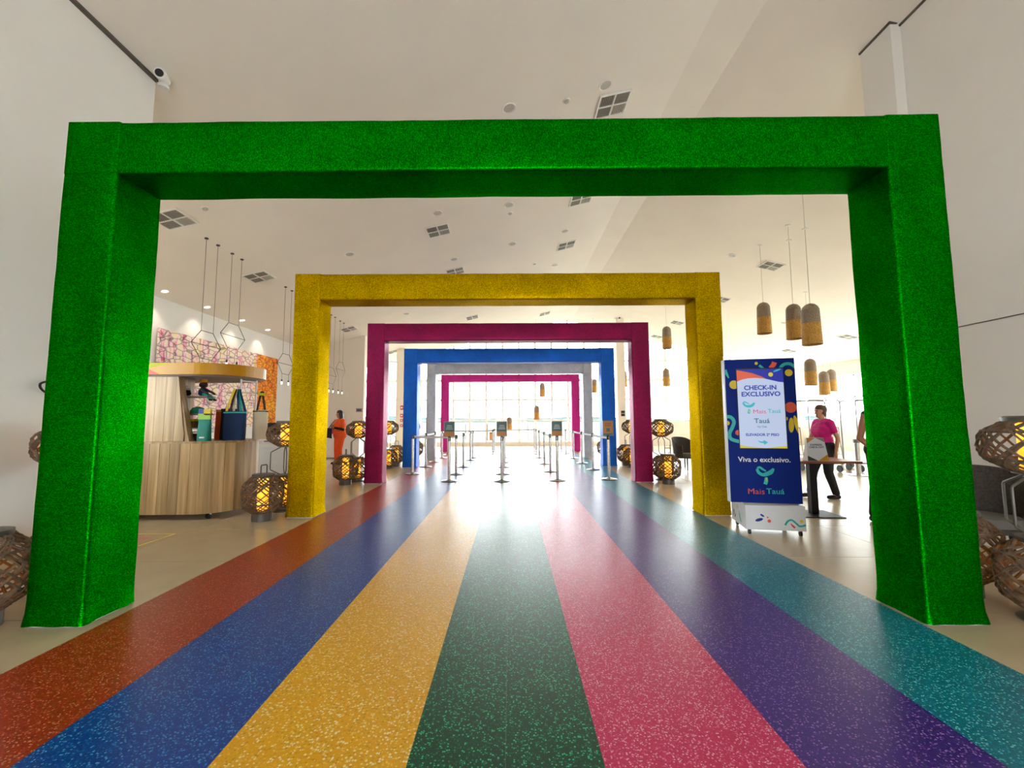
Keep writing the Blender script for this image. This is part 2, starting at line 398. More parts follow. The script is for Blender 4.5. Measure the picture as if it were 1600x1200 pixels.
# ceiling: one pitched slab
prof = [(XFL - 0.2, zc(XFL - 0.2)), (XR0, ZR), (XR1, ZR), (XFR + 0.2, zc(XFR + 0.2))]
mb = MB(); n = len(prof)
vs = [(x, y, z + dz) for y in (YB, YW + 0.2) for dz in (0, 0.25) for x, z in prof]
def ci(a, b, c): return a * 2 * n + b * n + c
fs = []
for c in range(n - 1):
    fs += [(ci(0, 0, c), ci(0, 0, c + 1), ci(1, 0, c + 1), ci(1, 0, c)), (ci(0, 1, c), ci(1, 1, c), ci(1, 1, c + 1), ci(0, 1, c + 1)),
           (ci(0, 0, c), ci(0, 1, c), ci(0, 1, c + 1), ci(0, 0, c + 1)), (ci(1, 0, c), ci(1, 0, c + 1), ci(1, 1, c + 1), ci(1, 1, c))]
fs += [(ci(0, 0, 0), ci(1, 0, 0), ci(1, 1, 0), ci(0, 1, 0)), (ci(0, 0, n - 1), ci(0, 1, n - 1), ci(1, 1, n - 1), ci(1, 0, n - 1))]
ceiling = struct(mb.add(vs, fs).build('ceiling', 'ceil'))

# walls
def wall_y(name, x0, x1, y0, y1, mat='wall', z0=0.0):      # runs along Y, inner thickness in x, top follows the ceiling underside
    xi = min(x0, x1); xo = max(x0, x1)
    m = MB().add([(xi, y0, z0), (xo, y0, z0), (xo, y1, z0), (xi, y1, z0), (xi, y0, zc(xi)), (xo, y0, zc(xo)), (xo, y1, zc(xo)), (xi, y1, zc(xi))],
                 [(0, 3, 2, 1), (4, 5, 6, 7), (0, 1, 5, 4), (1, 2, 6, 5), (2, 3, 7, 6), (3, 0, 4, 7)])
    return struct(m.build(name, mat))
wall_y('wall_left', XL - 0.25, XL, YB, YL1)
wall_y('wall_left_far', XFL - 0.2, XFL, YL1 - 0.2, YW)
wall_y('wall_right', XN, XN + 0.25, YB, YP0)
wall_y('wall_pilaster', XP, XP + 0.4, YP0, YP1)
WX0, WX1, WZ0, WZ1 = -7.6, -5.6, 1.1, 3.2       # unseen window added to the return wall to light the stall
zr_ = zc(XFL)
rw = MB().box(XFL, YL1 - 0.2, 0, WX0, YL1, zr_).box(WX1, YL1 - 0.2, 0, XL - 0.25, YL1, zr_).box(WX0, YL1 - 0.2, 0, WX1, YL1, WZ0).box(WX0, YL1 - 0.2, WZ1, WX1, YL1, zr_)
rw.add([(XFL, YL1 - 0.2, zr_), (XL - 0.25, YL1 - 0.2, zr_), (XL - 0.25, YL1, zr_), (XFL, YL1, zr_), (XL - 0.25, YL1 - 0.2, zc(XL - 0.25)), (XL - 0.25, YL1, zc(XL - 0.25))], [(0, 1, 2, 3), (0, 4, 1), (3, 2, 5), (1, 4, 5, 2), (0, 3, 5, 4)])
struct(rw.build('wall_left_return', 'wall'))
w3 = struct(MB().box(WX0, YL1 - 0.14, WZ0, WX1, YL1 - 0.06, WZ0 + 0.05).box(WX0, YL1 - 0.14, WZ1 - 0.05, WX1, YL1 - 0.06, WZ1).build('added_window', 'alu'))
for k in range(5): x = WX0 + (WX1 - WX0) * k / 4; MB().box(x - 0.025, YL1 - 0.14, WZ0, x + 0.025, YL1 - 0.06, WZ1).build('mullion', 'alu', w3)
for k in range(4): MB().box(WX0 + 0.5 * k + 0.025, YL1 - 0.105, WZ0 + 0.05, WX0 + 0.5 * (k + 1) - 0.025, YL1 - 0.095, WZ1 - 0.05).build('pane', 'glass', w3)
wall_y('wall_right_return', XP + 0.4, XFR, YP1 - 0.2, YP1)
bw = MB().box(XL, YB - 0.2, 0, -1.7, YB, 5.2).box(1.9, YB - 0.2, 0, XN, YB, 5.2).box(XL, YB - 0.2, 2.6, XN, YB, zc(XN) - 0.3).box(0, YB - 0.2, zc(XN) - 0.3, XN, YB, ZR)  # unseen back wall; its opening is added and sized to light the near area
struct(bw.build('wall_added_opening', 'wall'))
wall_y('wall_left_end', XFL, XE, YE, YE + 0.25, 'warmwall')
# right wall with a long window
Z0R, Z1R = 1.2, 3.3
wr = MB().box(XFR, YP1, 0, XFR + 0.2, YW, Z0R).box(XFR, YP1, Z1R, XFR + 0.2, YW, zc(XFR))
wr.box(XFR, YP1, Z0R, XFR + 0.2, 8.0, Z1R).box(XFR, 22.0, Z0R, XFR + 0.2, YW, Z1R)
struct(wr.build('wall_right_far', 'warmwall'))
wn = struct(MB().box(XFR + 0.02, 8, Z0R, XFR + 0.14, 22, Z0R + 0.06).build('window_2', 'alu'))
for k in range(9):
    y = 8 + k * 1.75; MB().box(XFR + 0.03, y - 0.03, Z0R, XFR + 0.13, y + 0.03, Z1R).build('mullion', 'alu', wn)
for zz in (2.3, Z1R - 0.06): MB().box(XFR + 0.03, 8, zz - 0.03, XFR + 0.12, 22, zz + 0.03).build('transom', 'alu', wn)
for k in range(8):
    for z0, z1 in ((Z0R + 0.06, 2.27), (2.33, Z1R - 0.09)):
        MB().box(XFR + 0.07, 8 + k * 1.75 + 0.03, z0, XFR + 0.08, 8 + (k + 1) * 1.75 - 0.03, z1).build('pane', 'glass', wn)
# far glazing: mullions, transoms, panes clipped by the gable
wf = struct(MB().box(XFL, YW - 0.05, 0, XFR, YW + 0.15, 0.22).build('window_1', 'warmwall'))
MW = 0.868; xs = [0.465 + MW * k for k in range(-10, 18)]
xs = [XFL] + [x for x in xs if XFL + 0.3 < x < XFR - 0.3] + [XFR]
def zt(x): return zc(x) - 0.03
for x in xs: MB().box(x - 0.05, YW, 0.22, x + 0.05, YW + 0.1, zc(x) + 0.02).build('mullion', 'alu', wf)
zs = [0.22, 1.336, 2.414, 3.44, 4.47, 5.5, 9.0]
for z in zs[1:-1]:
    h_ = 0.07 if z == 3.44 else 0.045
    l = XFL if zc(XFL) > z else XR0 - (ZR - z) / SL; r_ = XFR if zc(XFR) > z else XR1 + (ZR - z) / SL
    MB().box(l, YW + 0.005, z - h_, r_, YW + 0.095, z + h_).build('transom', 'alu', wf)
for a, b in zip(xs[:-1], xs[1:]):
    for z0, z1 in zip(zs[:-1], zs[1:]):
        if b > 5.3 and z1 < 1.4: continue
        pts = [(a + 0.02, z0), (b - 0.02, z0)]
        za, zb = zc(a + 0.02), zc(b - 0.02)
        if min(za, zb) <= z0 + 0.02: continue
        pts += [(b - 0.02, min(z1, zb)), (a + 0.02, min(z1, za))]
        Mx = Matrix(((1, 0, 0, 0), (0, 0, -1, YW + 0.06), (0, 1, 0, 0), (0, 0, 0, 1)))
        MB().prism(pts, 0, 0.01, Mx).build('pane', 'glass', wf)
struct(MB().box(5.3, YW - 0.1, 0.0, XFR, YW + 0.12, 1.25).build('wall_far_sill', 'warmwall'))
for i, x in enumerate((-5.2, 5.27)):
    struct(MB().box(x - 0.19, 20.1, 0, x + 0.19, 20.5, zc(x) + 0.02).build('column_%d' % (i + 1), 'warmwall'))
# dark strips painting the shade of gaps along the ceiling edge, groove on the right wall
g = MB().add([(XL, YB, zc(XL) - 0.03), (XL + 0.03, YB, zc(XL) - 0.023), (XL + 0.03, YL1, zc(XL) - 0.023), (XL, YL1, zc(XL) - 0.03), (XL, YB, zc(XL)), (XL + 0.03, YB, zc(XL + 0.03)), (XL + 0.03, YL1, zc(XL + 0.03)), (XL, YL1, zc(XL))],
             [(0, 3, 2, 1), (4, 5, 6, 7), (0, 1, 5, 4), (1, 2, 6, 5), (2, 3, 7, 6), (3, 0, 4, 7)])
struct(g.build('gap_shade_1', 'gap'))
struct(MB().box(XN - 0.02, YB, zc(XN) - 0.02, XN, YP0, zc(XN) + 0.004).box(XP, YP0 - 0.02, zc(XP) - 0.02, XN, YP0, zc(XP) + 0.004).box(XP - 0.02, YP0 - 0.02, zc(XP) - 0.02, XP, YP1, zc(XP) + 0.006).build('gap_shade_2', 'gap'))
struct(MB().box(XN - 0.012, YB, 2.318, XN, YP0, 2.326).build('trim_3', 'gap'))
# outside ground and distant hills
struct(MB().box(-300, YW + 0.2, -0.6, 300, 500, -0.25).build('ground_outside', 'grass'))
hb = MB(); hp = [(-300, -1)] + [(x, 4 + 4 * noise.noise((x * 0.012, 3.3, 0)) + 1.5 * noise.noise((x * 0.04, 1.3, 0))) for x in range(-300, 301, 10)] + [(300, -1)]
hb.prism(hp, 0, 30, Matrix(((1, 0, 0, 0), (0, 0, -1, 430), (0, 1, 0, 0), (0, 0, 0, 1)))); struct(hb.build('hills', 'hill'))

# ---------------------------------------------------------------- arches
def wrapped(w, d, L, nseg=26, rad=0.022, flare=0.0, seed=0.0):
    """rounded rectangular tube of fabric along +Z with faint waviness"""
    sec = []
    for cx, cy, a0 in ((w - rad, rad, -PI / 2), (w - rad, d - rad, 0), (rad, d - rad, PI / 2), (rad, rad, PI)):
        for k in range(4):
            a = a0 + PI / 2 * k / 3; sec.append((cx + rad * math.cos(a), cy + rad * math.sin(a), math.cos(a), math.sin(a)))
    ex = []
    for i in range(len(sec)):          # extra points along the flat sides
        a, b = sec[i], sec[(i + 1) % len(sec)]; ex.append(a)
        if i % 4 == 3:
            for t in (0.2, 0.4, 0.6, 0.8): ex.append((a[0] + (b[0] - a[0]) * t, a[1] + (b[1] - a[1]) * t, a[2], a[3]))
    m = MB(); vs = []; fs = []; N = len(ex)
    for j in range(nseg + 1):
        z = L * j / nseg
        for (x, y, nx, ny) in ex:
            q = 0.004 * noise.noise((x * 3 + seed, y * 3, z * 1.7)) + 0.0025 * noise.noise((x * 9 + seed, y * 9, z * 6))
            if flare: q += flare * max(0, 1 - z / 0.14) ** 2 * (0.6 + 0.8 * noise.noise((x * 14, y * 14, seed)))
            vs.append((x + nx * q, y + ny * q, z))
    for j in range(nseg):
        for k in range(N): fs.append((j * N + k, j * N + (k + 1) % N, (j + 1) * N + (k + 1) % N, (j + 1) * N + k))
    fs += [tuple(range(N - 1, -1, -1)), tuple(nseg * N + k for k in range(N))]
    return m.add(vs, fs)
ARCH = [('green', '#006a00', '#00a40a', (2.86, -0.058, -0.01, 6.212, 3.466, .389, .385, .388), 'large green sparkling fabric arch, nearest of the row'),
        ('gold', '#a68600', '#e6c200', (5.986, -0.029, -0.003, 6.13, 3.439, .374, .383, .392), 'golden yellow sparkling fabric arch, second of the row'),
        ('magenta', '#7c003e', '#a8005c', (9.182, -0.038, -0.001, 6.152, 3.452, .381, .387, .353), 'dark magenta fabric arch, third of the row'),
        ('blue', '#0055bc', '#1470d8', (12.265, -0.023, 0, 6.11, 3.417, .392, .404, .4), 'royal blue fabric arch, fourth of the row'),
        ('silver', '#a9abb0', '#d0d2d6', (15.189, -0.027, 0, 5.926, 3.402, .324, .387, .4), 'silver grey fabric arch, fifth of the row'),
        ('pink', '#b50a74', '#e0409a', (18.147, 0.004, 0, 5.921, 3.291, .343, .303, .4), 'hot pink fabric arch, farthest of the row')]
for i, (nm, c1, c2, a, lb) in enumerate(ARCH):
    d, xc, rot, Wd, Hh, pw, bh, dp = a
    mt = lame('lame_' + nm, c1, c2, 0.44 if i < 2 else 0.42, 1.0 if i < 2 else 0.65, 0.75 if i < 2 else 0.35)
    t = thing('arch', lb, 'arch', (xc, d, 0), rot, 'fabric arches over the walkway')
    for s in (0, 1):
        x0 = -Wd / 2 if s == 0 else Wd / 2 - pw
        p = wrapped(pw, dp, Hh - bh - 0.012, 40, 0.022, 0.02, i * 9 + s * 3).build('post', mt, t, True); p.location = (x0, 0, 0.012)
        MB().box(x0 + 0.015, 0.01, 0, x0 + pw - 0.015, dp - 0.01, 0.012).build('base_board', 'white', t)
        c = wrapped(pw, dp, bh, 6, 0.02, 0, i * 5 + s).build('corner_wrap', mt, t, True); c.location = (x0, 0, Hh - bh)
    b = wrapped(bh, dp, Wd - 2 * pw + 0.004, 60, 0.022, 0, i * 7 + 1).build('beam', mt, t, True)
    b.rotation_euler = (0, PI / 2, 0); b.location = (-Wd / 2 + pw - 0.002, 0, Hh)

# ---------------------------------------------------------------- rattan lanterns
def basket(prof, n, rope, seed, turns=0.55, hoops=()):
    """two families of helical ropes laid over a profile of revolution"""
    rr = random.Random(seed); m = MB()
    L = [0]
    for a, b in zip(prof[:-1], prof[1:]): L.append(L[-1] + math.hypot(b[0] - a[0], b[1] - a[1]))
    def at(s):
        s *= L[-1]
        for i in range(len(L) - 1):
            if s <= L[i + 1] + 1e-9:
                t = (s - L[i]) / (L[i + 1] - L[i]); return (prof[i][0] + (prof[i + 1][0] - prof[i][0]) * t, prof[i][1] + (prof[i + 1][1] - prof[i][1]) * t)
        return prof[-1]
    for fam in (1, -1):
        for k in range(n):
            a0 = 2 * PI * (k + 0.35 * rr.random()) / n; pts = []; tw = turns * (0.85 + 0.3 * rr.random())
            for j in range(15):
                s = j / 14; r, z = at(s); a = a0 + fam * tw * 2 * PI * s
                r += rope * (0.6 * fam * math.sin(s * 40 + k) + 0.5)
                pts.append((r * math.cos(a), r * math.sin(a), z))
            m.tube(pts, rope * (0.85 + 0.3 * rr.random()), 4)
    for s in hoops:
        r, z = at(s); m.tube([(r * math.cos(2 * PI * k / 24), r * math.sin(2 * PI * k / 24), z) for k in range(24)], rope * 1.2, 5, True)
    return m
low_prof = [(0.13, 0.11), (0.235, 0.19), (0.25, 0.35), (0.24, 0.48), (0.13, 0.585)]
me_low = basket(low_prof, 23, 0.0085, 3, 0.42, (0, 0.3, 0.75, 1.0)).mesh('basket', 'rattan', True)
tl_prof = [(0.12, 0.07), (0.225, 0.15), (0.24, 0.28), (0.23, 0.42), (0.12, 0.51)]
me_tlow = basket(tl_prof, 23, 0.0085, 5, 0.42, (0, 0.3, 0.75, 1.0)).mesh('basket', 'rattan', True)
up_prof = [(0.11, 0.965), (0.24, 1.045), (0.26, 1.13), (0.245, 1.225), (0.12, 1.30)]
me_up = basket(up_prof, 20, 0.0085, 8, 0.30, (0, 0.3, 0.72, 1.0)).mesh('basket', 'rattan', True)
def lantern_proto():
    t = thing('floor_lantern', 'lantern', 'lantern', (0, 0, 0), 0, 'woven rope lanterns on the floor')
    MB().lathe([(0.125, 0), (0.125, 0.115)], 28).build('base', 'lampmetal', t, True)
    obj('basket', me_low, t)
    MB().lathe([(0.068, 0.13), (0.068, 0.56)], 20).build('lamp_core', 'glow', t, True)
    MB().lathe([(0.135, 0.578), (0.14, 0.585), (0.14, 0.615), (0.11, 0.62)], 28).build('collar', 'lampmetal', t, True)
    MB().tube([(-0.055, 0, 0.615), (-0.055, 0, 0.72), (-0.045, 0, 0.735), (0.045, 0, 0.735), (0.055, 0, 0.72), (0.055, 0, 0.615)], 0.009, 6).build('handle', 'lampmetal', t)
    return t
def totem_proto():
    t = thing('lantern_stand', 'stand', 'lantern', (0, 0, 0), 0, 'tall two-tier woven lanterns')
    MB().lathe([(0.16, 0), (0.16, 0.012), (0.11, 0.03), (0.11, 0.075)], 28).build('base', 'lampmetal', t, True)
    lo = obj('lower_basket', me_tlow, t); lo.name = 'lower_basket'
    MB().lathe([(0.066, 0.08), (0.066, 0.49)], 20).build('lamp_core', 'glow', t, True)
    MB().lathe([(0.125, 0.505), (0.13, 0.512), (0.13, 0.535), (0.05, 0.54)], 28).build('collar', 'lampmetal', t, True)
    for k in range(4):
        a = PI / 4 + k * PI / 2 + 0.35; c, s = math.cos(a), math.sin(a)
        MB().tube([(0.05 * c, 0.05 * s, 0.53), (0.19 * c, 0.19 * s, 0.61), (0.195 * c, 0.195 * s, 0.625), (0.195 * c, 0.195 * s, 0.855), (0.19 * c, 0.19 * s, 0.87), (0.05 * c, 0.05 * s, 0.95)], 0.0085, 6).build('leg', 'lampmetal', t, True)
    MB().lathe([(0.06, 0.94), (0.115, 0.95), (0.115, 0.97)], 24).build('lower_collar', 'lampmetal', t, True)
    u = obj('upper_basket', me_up, t)
    MB().lathe([(0.075, 0.975), (0.075, 1.29)], 20).build('lamp_core', 'glow', t, True)
    MB().lathe([(0.13, 1.293), (0.14, 1.30), (0.14, 1.325), (0.12, 1.335)], 28).build('top_collar', 'lampmetal', t, True)
    return t
lan, tot = lantern_proto(), totem_proto()
LAN = [(-3.46, 2.88, 'woven rope lantern in the left corner beside the green arch post'), (3.42, 3.35, 'glowing woven lantern half hidden behind the right green arch post'),
       (-3.36, 5.9, 'woven floor lantern with a handle between wooden stall and gold arch'), (-3.47, 9.1, 'woven floor lantern left of the magenta arch by the woman in orange'),
       (3.27, 8.95, 'woven floor lantern with a handle right of the magenta arch'), (-3.38, 12.75, 'woven floor lantern just left of the blue arch post'),
       (3.38, 12.6, 'woven floor lantern just right of the blue arch post'), (-3.38, 15.4, 'woven floor lantern left of the silver arch post'), (3.36, 15.4, 'woven floor lantern right of the silver arch post')]
TOT = [(-3.56, 3.55, 'two-tier lantern stand by the left wall behind the green arch post'), (3.5, 2.86, 'two-tier lantern stand at the right picture edge beside the green arch'),
       (-3.40, 6.52, 'two-tier lantern stand tucked behind the left gold arch post'), (-3.4, 9.6, 'two-tier lantern stand tucked behind the left magenta arch post'),
       (3.36, 9.55, 'two-tier lantern stand beside the right magenta arch post and wicker armchair'), (-3.45, 12.2, 'two-tier lantern stand between left magenta and blue arch posts'),
       (3.42, 12.1, 'two-tier lantern stand between right magenta and blue arch posts'), (-3.4, 14.85, 'two-tier lantern stand between left blue and silver arch posts')]
for i, (x, y, lb) in enumerate(LAN):
    if i == 0: lan.location = (x, y, 0); lan['label'] = lb
    else: dup(lan, lb, (x, y, 0), i * 0.7)
for i, (x, y, lb) in enumerate(TOT):
    if i == 0: tot.location = (x, y, 0); tot['label'] = lb
    else: dup(tot, lb, (x, y, 0), i * 0.5)

# ---------------------------------------------------------------- text
def text(body, size, mat, parent, loc, bold=0.0, width=None, depth=0.0006, name='lettering', align='CENTER'):
    """flat printed letters in the local XZ plane, facing -Y"""
    cu = bpy.data.curves.new('lettering', 'FONT'); cu.body = body; cu.size = size; cu.align_x = align; cu.align_y = 'CENTER'
    cu.offset = bold; cu.extrude = depth; cu.resolution_u = 3
    o = bpy.data.objects.new('lettering_curve', cu); COL.objects.link(o)
    dg = bpy.context.evaluated_depsgraph_get(); me = bpy.data.meshes.new_from_object(o.evaluated_get(dg))
    bpy.data.objects.remove(o); bpy.data.curves.remove(cu)
    xs_ = [v.co.x for v in me.vertices]; w = max(xs_) - min(xs_); k = (width / w) if width else 1.0
    for v in me.vertices: v.co = Vector((v.co.x * k, -v.co.z, v.co.y))
    me.materials.clear(); me.materials.append(M[mat])
    return obj(name, me, parent, loc)
XZ = lambda y: Matrix(((1, 0, 0, 0), (0, 0, -1, y), (0, 1, 0, 0), (0, 0, 0, 1)))     # 2D (x, z) shapes facing -Y at depth y
def decal(poly, mat, parent, y=0.0, th=0.001, name='printed_shape'):
    return MB().prism(poly, 0, th, XZ(y)).build(name, mat, parent)
def clip(poly, x0, x1, z0, z1):
    def cut(ps, ins, inter):
        o = []
        for i, p in enumerate(ps):
            q = ps[(i + 1) % len(ps)]
            if ins(p): o.append(p)
            if ins(p) != ins(q): o.append(inter(p, q))
        return o
    def ix(c): return lambda p, q: (c, p[1] + (q[1] - p[1]) * (c - p[0]) / (q[0] - p[0]))
    def iz(c): return lambda p, q: (p[0] + (q[0] - p[0]) * (c - p[1]) / (q[1] - p[1]), c)
    for ins, it in ((lambda p: p[0] >= x0, ix(x0)), (lambda p: p[0] <= x1, ix(x1)), (lambda p: p[1] >= z0, iz(z0)), (lambda p: p[1] <= z1, iz(z1))):
        poly = cut(poly, ins, it)
        if not poly: return poly
    return poly

# ---------------------------------------------------------------- check-in kiosk
K = thing('information_kiosk', 'blue wheeled check-in kiosk with lit screen beside the gold arch', 'kiosk', (2.60, 5.12, 0), -0.209)
PZ, PW, PH = 0.35, 0.76, 1.69
pan = MB().box(0, 0, PZ, PW, 0.1, PZ + PH).build('panel', 'kblue', K); pan['label'] = 'blue printed front panel'
MB().box(-0.012, 0.004, PZ, 0, 0.1, PZ + PH).build('side_trim', 'kwhite', K)
pl = MB().box(0.125, -0.085, 0.065, 0.745, 0.46, PZ - 0.012).build('plinth', 'kwhite', K); pl['label'] = 'white plinth with coloured print'
MB().box(0.15, 0.01, PZ - 0.014, 0.72, 0.09, PZ + 0.002).build('neck', 'steel', K)
for cx, cy in ((0.17, -0.04), (0.70, -0.04), (0.17, 0.41), (0.70, 0.41)):
    w = MB(); w.tube([(cx - 0.012, cy, 0.03), (cx + 0.012, cy, 0.03)], 0.029, 12); cst = w.build('caster', 'black', K, True)
    MB().box(cx - 0.02, cy - 0.012, 0.045, cx + 0.02, cy + 0.012, 0.066).build('caster_fork', 'chrome', cst)
def kd(poly, mat, lift=0.001, z=True):
    p = clip([(x, y) for x, y in poly], 0.001, PW - 0.001, 0.002, PH - 0.002)
    if len(p) > 2: return decal([(x, y + PZ) for x, y in p], mat, pan, -0.0001 - (lift - 0.001), 0.001 + 0.0)
kd(circ(0.095, 1.386, 0.052), 'pyellow'); kd(circ(0.352, 1.637, 0.018), 'pyellow'); kd(circ(0.694, 1.515, 0.041), 'pyellow', 0.002)
kd(circ(0.694, 1.107, 0.062), 'porange'); kd(circ(0.0, 0.927, 0.027), 'pyellow'); kd(circ(0.114, 0.813, 0.032), 'porange')
kd(circ(0.689, 0.9, 0.028, 0.088, rot=-0.05), 'pyellow'); kd(circ(0.748, 0.905, 0.024, 0.11, rot=0.2), 'pyellow'); kd(circ(0.643, 0.976, 0.014, 0.02), 'pyellow')
kd(stroke([(0.603, 1.562), (0.633, 1.604), (0.674, 1.622), (0.722, 1.616), (0.770, 1.575)], 0.035), 'teal')
kd(stroke([(-0.01, 1.005), (0.043, 0.996), (0.074, 0.944), (0.055, 0.878), (0.02, 0.804), (0.034, 0.739), (0.124, 0.707)], 0.04), 'teal')
kd(stroke([(-0.003, 1.565), (0.02, 1.515), (0.04, 1.467)], [0.05, 0.03, 0.008]), 'teal'); kd(stroke([(0.382, 1.612), (0.41, 1.59), (0.437, 1.567)], [0.03, 0.025, 0.01]), 'teal')
kd(stroke([(0.494, 1.578), (0.532, 1.607), (0.55, 1.645)], [0.035, 0.05, 0.055]), 'porange')
# screen
sx0, sx1, sz0, sz1 = 0.128, 0.632, 0.632 + PZ, 1.568 + PZ
bez = MB().box(sx0 - 0.008, -0.006, sz0 - 0.008, sx1 + 0.008, 0.0, sz0).box(sx0 - 0.008, -0.006, sz1, sx1 + 0.008, 0, sz1 + 0.012).box(sx0 - 0.008, -0.006, sz0, sx0, 0, sz1).box(sx1, -0.006, sz0, sx1 + 0.008, 0, sz1).build('screen_bezel', 'black', K)
scr = MB().box(sx0, -0.003, sz0, sx1, 0, sz1).build('screen', 'sw', K); scr['label'] = 'lit portrait screen'
def sd(poly, mat, lift=0.0): return decal([(x, z + PZ) for x, z in poly], mat, scr, -0.0031 - lift, 0.0006)
wave = [(0.128, 1.422), (0.18, 1.444), (0.25, 1.459), (0.334, 1.463), (0.43, 1.452), (0.53, 1.425), (0.58, 1.41), (0.632, 1.404)]
sd([(0.128, 1.568)] + wave + [(0.632, 1.568)], 'sb')
sd([(0.128, 1.560), (0.189, 1.548), (0.30, 1.52), (0.40, 1.478), (0.445, 1.45), (0.334, 1.4631), (0.25, 1.4591), (0.18, 1.4441), (0.128, 1.4221)], 'so', 0.0004)
sd(circ(0.5, 1.499, 0.026), 'sy', 0.0006)
sd(stroke([(0.53, 1.53), (0.565, 1.545), (0.61, 1.562)], [0.008, 0.02, 0.01]), 'st', 0.0006)
sd([(0.128, 0.632), (0.42, 0.632), (0.30, 0.642), (0.2, 0.652), (0.128, 0.668)], 'sy'); sd([(0.632, 0.632), (0.40, 0.632), (0.52, 0.648), (0.632, 0.66)], 'sy', 0.0004)
def st_(body, size, mat, x, z, w=None, bold=0.0): text(body, size, mat, scr, (x, -0.0042, z + PZ), bold, w)
st_('CHECK-IN', 0.075, 'sb', 0.379, 1.343, 0.35, 0.0022); st_('EXCLUSIVO', 0.075, 'sb', 0.381, 1.267, 0.42, 0.0022)
st_('Mais', 0.066, 'sr', 0.358, 1.060, 0.137); st_('Tauá', 0.066, 'st', 0.516, 1.064, 0.137, 0.0005)
st_('Tauá', 0.078, 'sdt', 0.378, 0.950, 0.167, 0.001); st_('Vip Club', 0.032, 'sdt', 0.376, 0.883, 0.105)
st_('ELEVADOR 2º PISO', 0.042, 'sb', 0.375, 0.788, 0.355, 0.0012)
sd([(0.321, 0.722), (0.35, 0.712), (0.375, 0.708), (0.39, 0.726), (0.432, 0.700), (0.392, 0.672), (0.385, 0.690), (0.35, 0.695), (0.332, 0.708)], 'st', 0.0006)
sd(stroke([(0.182, 1.169), (0.205, 1.135), (0.242, 1.125), (0.279, 1.134), (0.309, 1.167)], [0.02, 0.024, 0.03, 0.032, 0.02]), 'st', 0.0006)
sd(stroke([(0.185, 1.17), (0.205, 1.178), (0.235, 1.160), (0.25, 1.150)], [0.012, 0.014, 0.012, 0.008]), 'st', 0.0010)
sd(stroke([(0.248, 1.09), (0.245, 1.065), (0.240, 1.038)], [0.022, 0.03, 0.026]), 'st', 0.0006); sd(circ(0.247, 1.065, 0.007, 0.017), 'sy', 0.0012)
# lower print on the panel
def kt(body, size, mat, x, z, w, bold=0.0): text(body, size, mat, pan, (x, -0.0012, z + PZ), bold, w)
kt('Viva o exclusivo.', 0.082, 'ptext', 0.38, 0.497, 0.56, 0.0012)
kt('Mais', 0.09, 'porange', 0.277, 0.128, 0.176); kt('Tauá', 0.09, 'teal', 0.48, 0.134, 0.19, 0.0008)
kd(stroke([(0.299, 0.391), (0.314, 0.35), (0.353, 0.325), (0.395, 0.331), (0.445, 0.357), (0.476, 0.398)], [0.03, 0.034, 0.036, 0.046, 0.05, 0.02]), 'teal')
kd(stroke([(0.300, 0.396), (0.326, 0.410), (0.356, 0.390), (0.392, 0.366)], [0.02, 0.024, 0.024, 0.014]), 'teal', 0.0018)
kd(stroke([(0.392, 0.295), (0.389, 0.25), (0.376, 0.215)], [0.03, 0.042, 0.04]), 'teal'); kd(circ(0.394, 0.27, 0.009, 0.026), 'pgreen', 0.0018)
# plinth print (front face y = -0.085, left face x = 0.125)
def pd(poly, mat): return decal(poly, mat, pl, -0.0852, 0.001)
pd(circ(0.265, 0.175, 0.042, 0.017, rot=0.3), 'pblue'); pd(circ(0.30, 0.225, 0.024, 0.011, rot=-0.6), 'pblue'); pd(circ(0.37, 0.165, 0.018), 'porange'); pd(circ(0.355, 0.205, 0.009), 'porange')
pd(stroke([(0.53, 0.125), (0.56, 0.17), (0.60, 0.185), (0.64, 0.155), (0.68, 0.12), (0.742, 0.135)], 0.02), 'teal'); pd(circ(0.70, 0.175, 0.018), 'pyellow'); pd(stroke([(0.59, 0.145), (0.61, 0.12), (0.63, 0.10)], [0.008, 0.018, 0.02]), 'pred')
YZ = Matrix(((0, 0, -1, 0.1249), (1, 0, 0, 0), (0, 1, 0, 0), (0, 0, 0, 1)))
for poly, mt in ((stroke([(0.40, 0.12), (0.36, 0.20), (0.33, 0.12), (0.29, 0.16)], 0.014), 'pblue'), (stroke([(0.16, 0.23), (0.13, 0.16), (0.09, 0.10)], [0.01, 0.04, 0.012]), 'teal'), (circ(0.19, 0.27, 0.014, 0.024), 'pyellow')):
    MB().prism(poly, 0, 0.001, YZ).build('printed_shape', mt, pl)

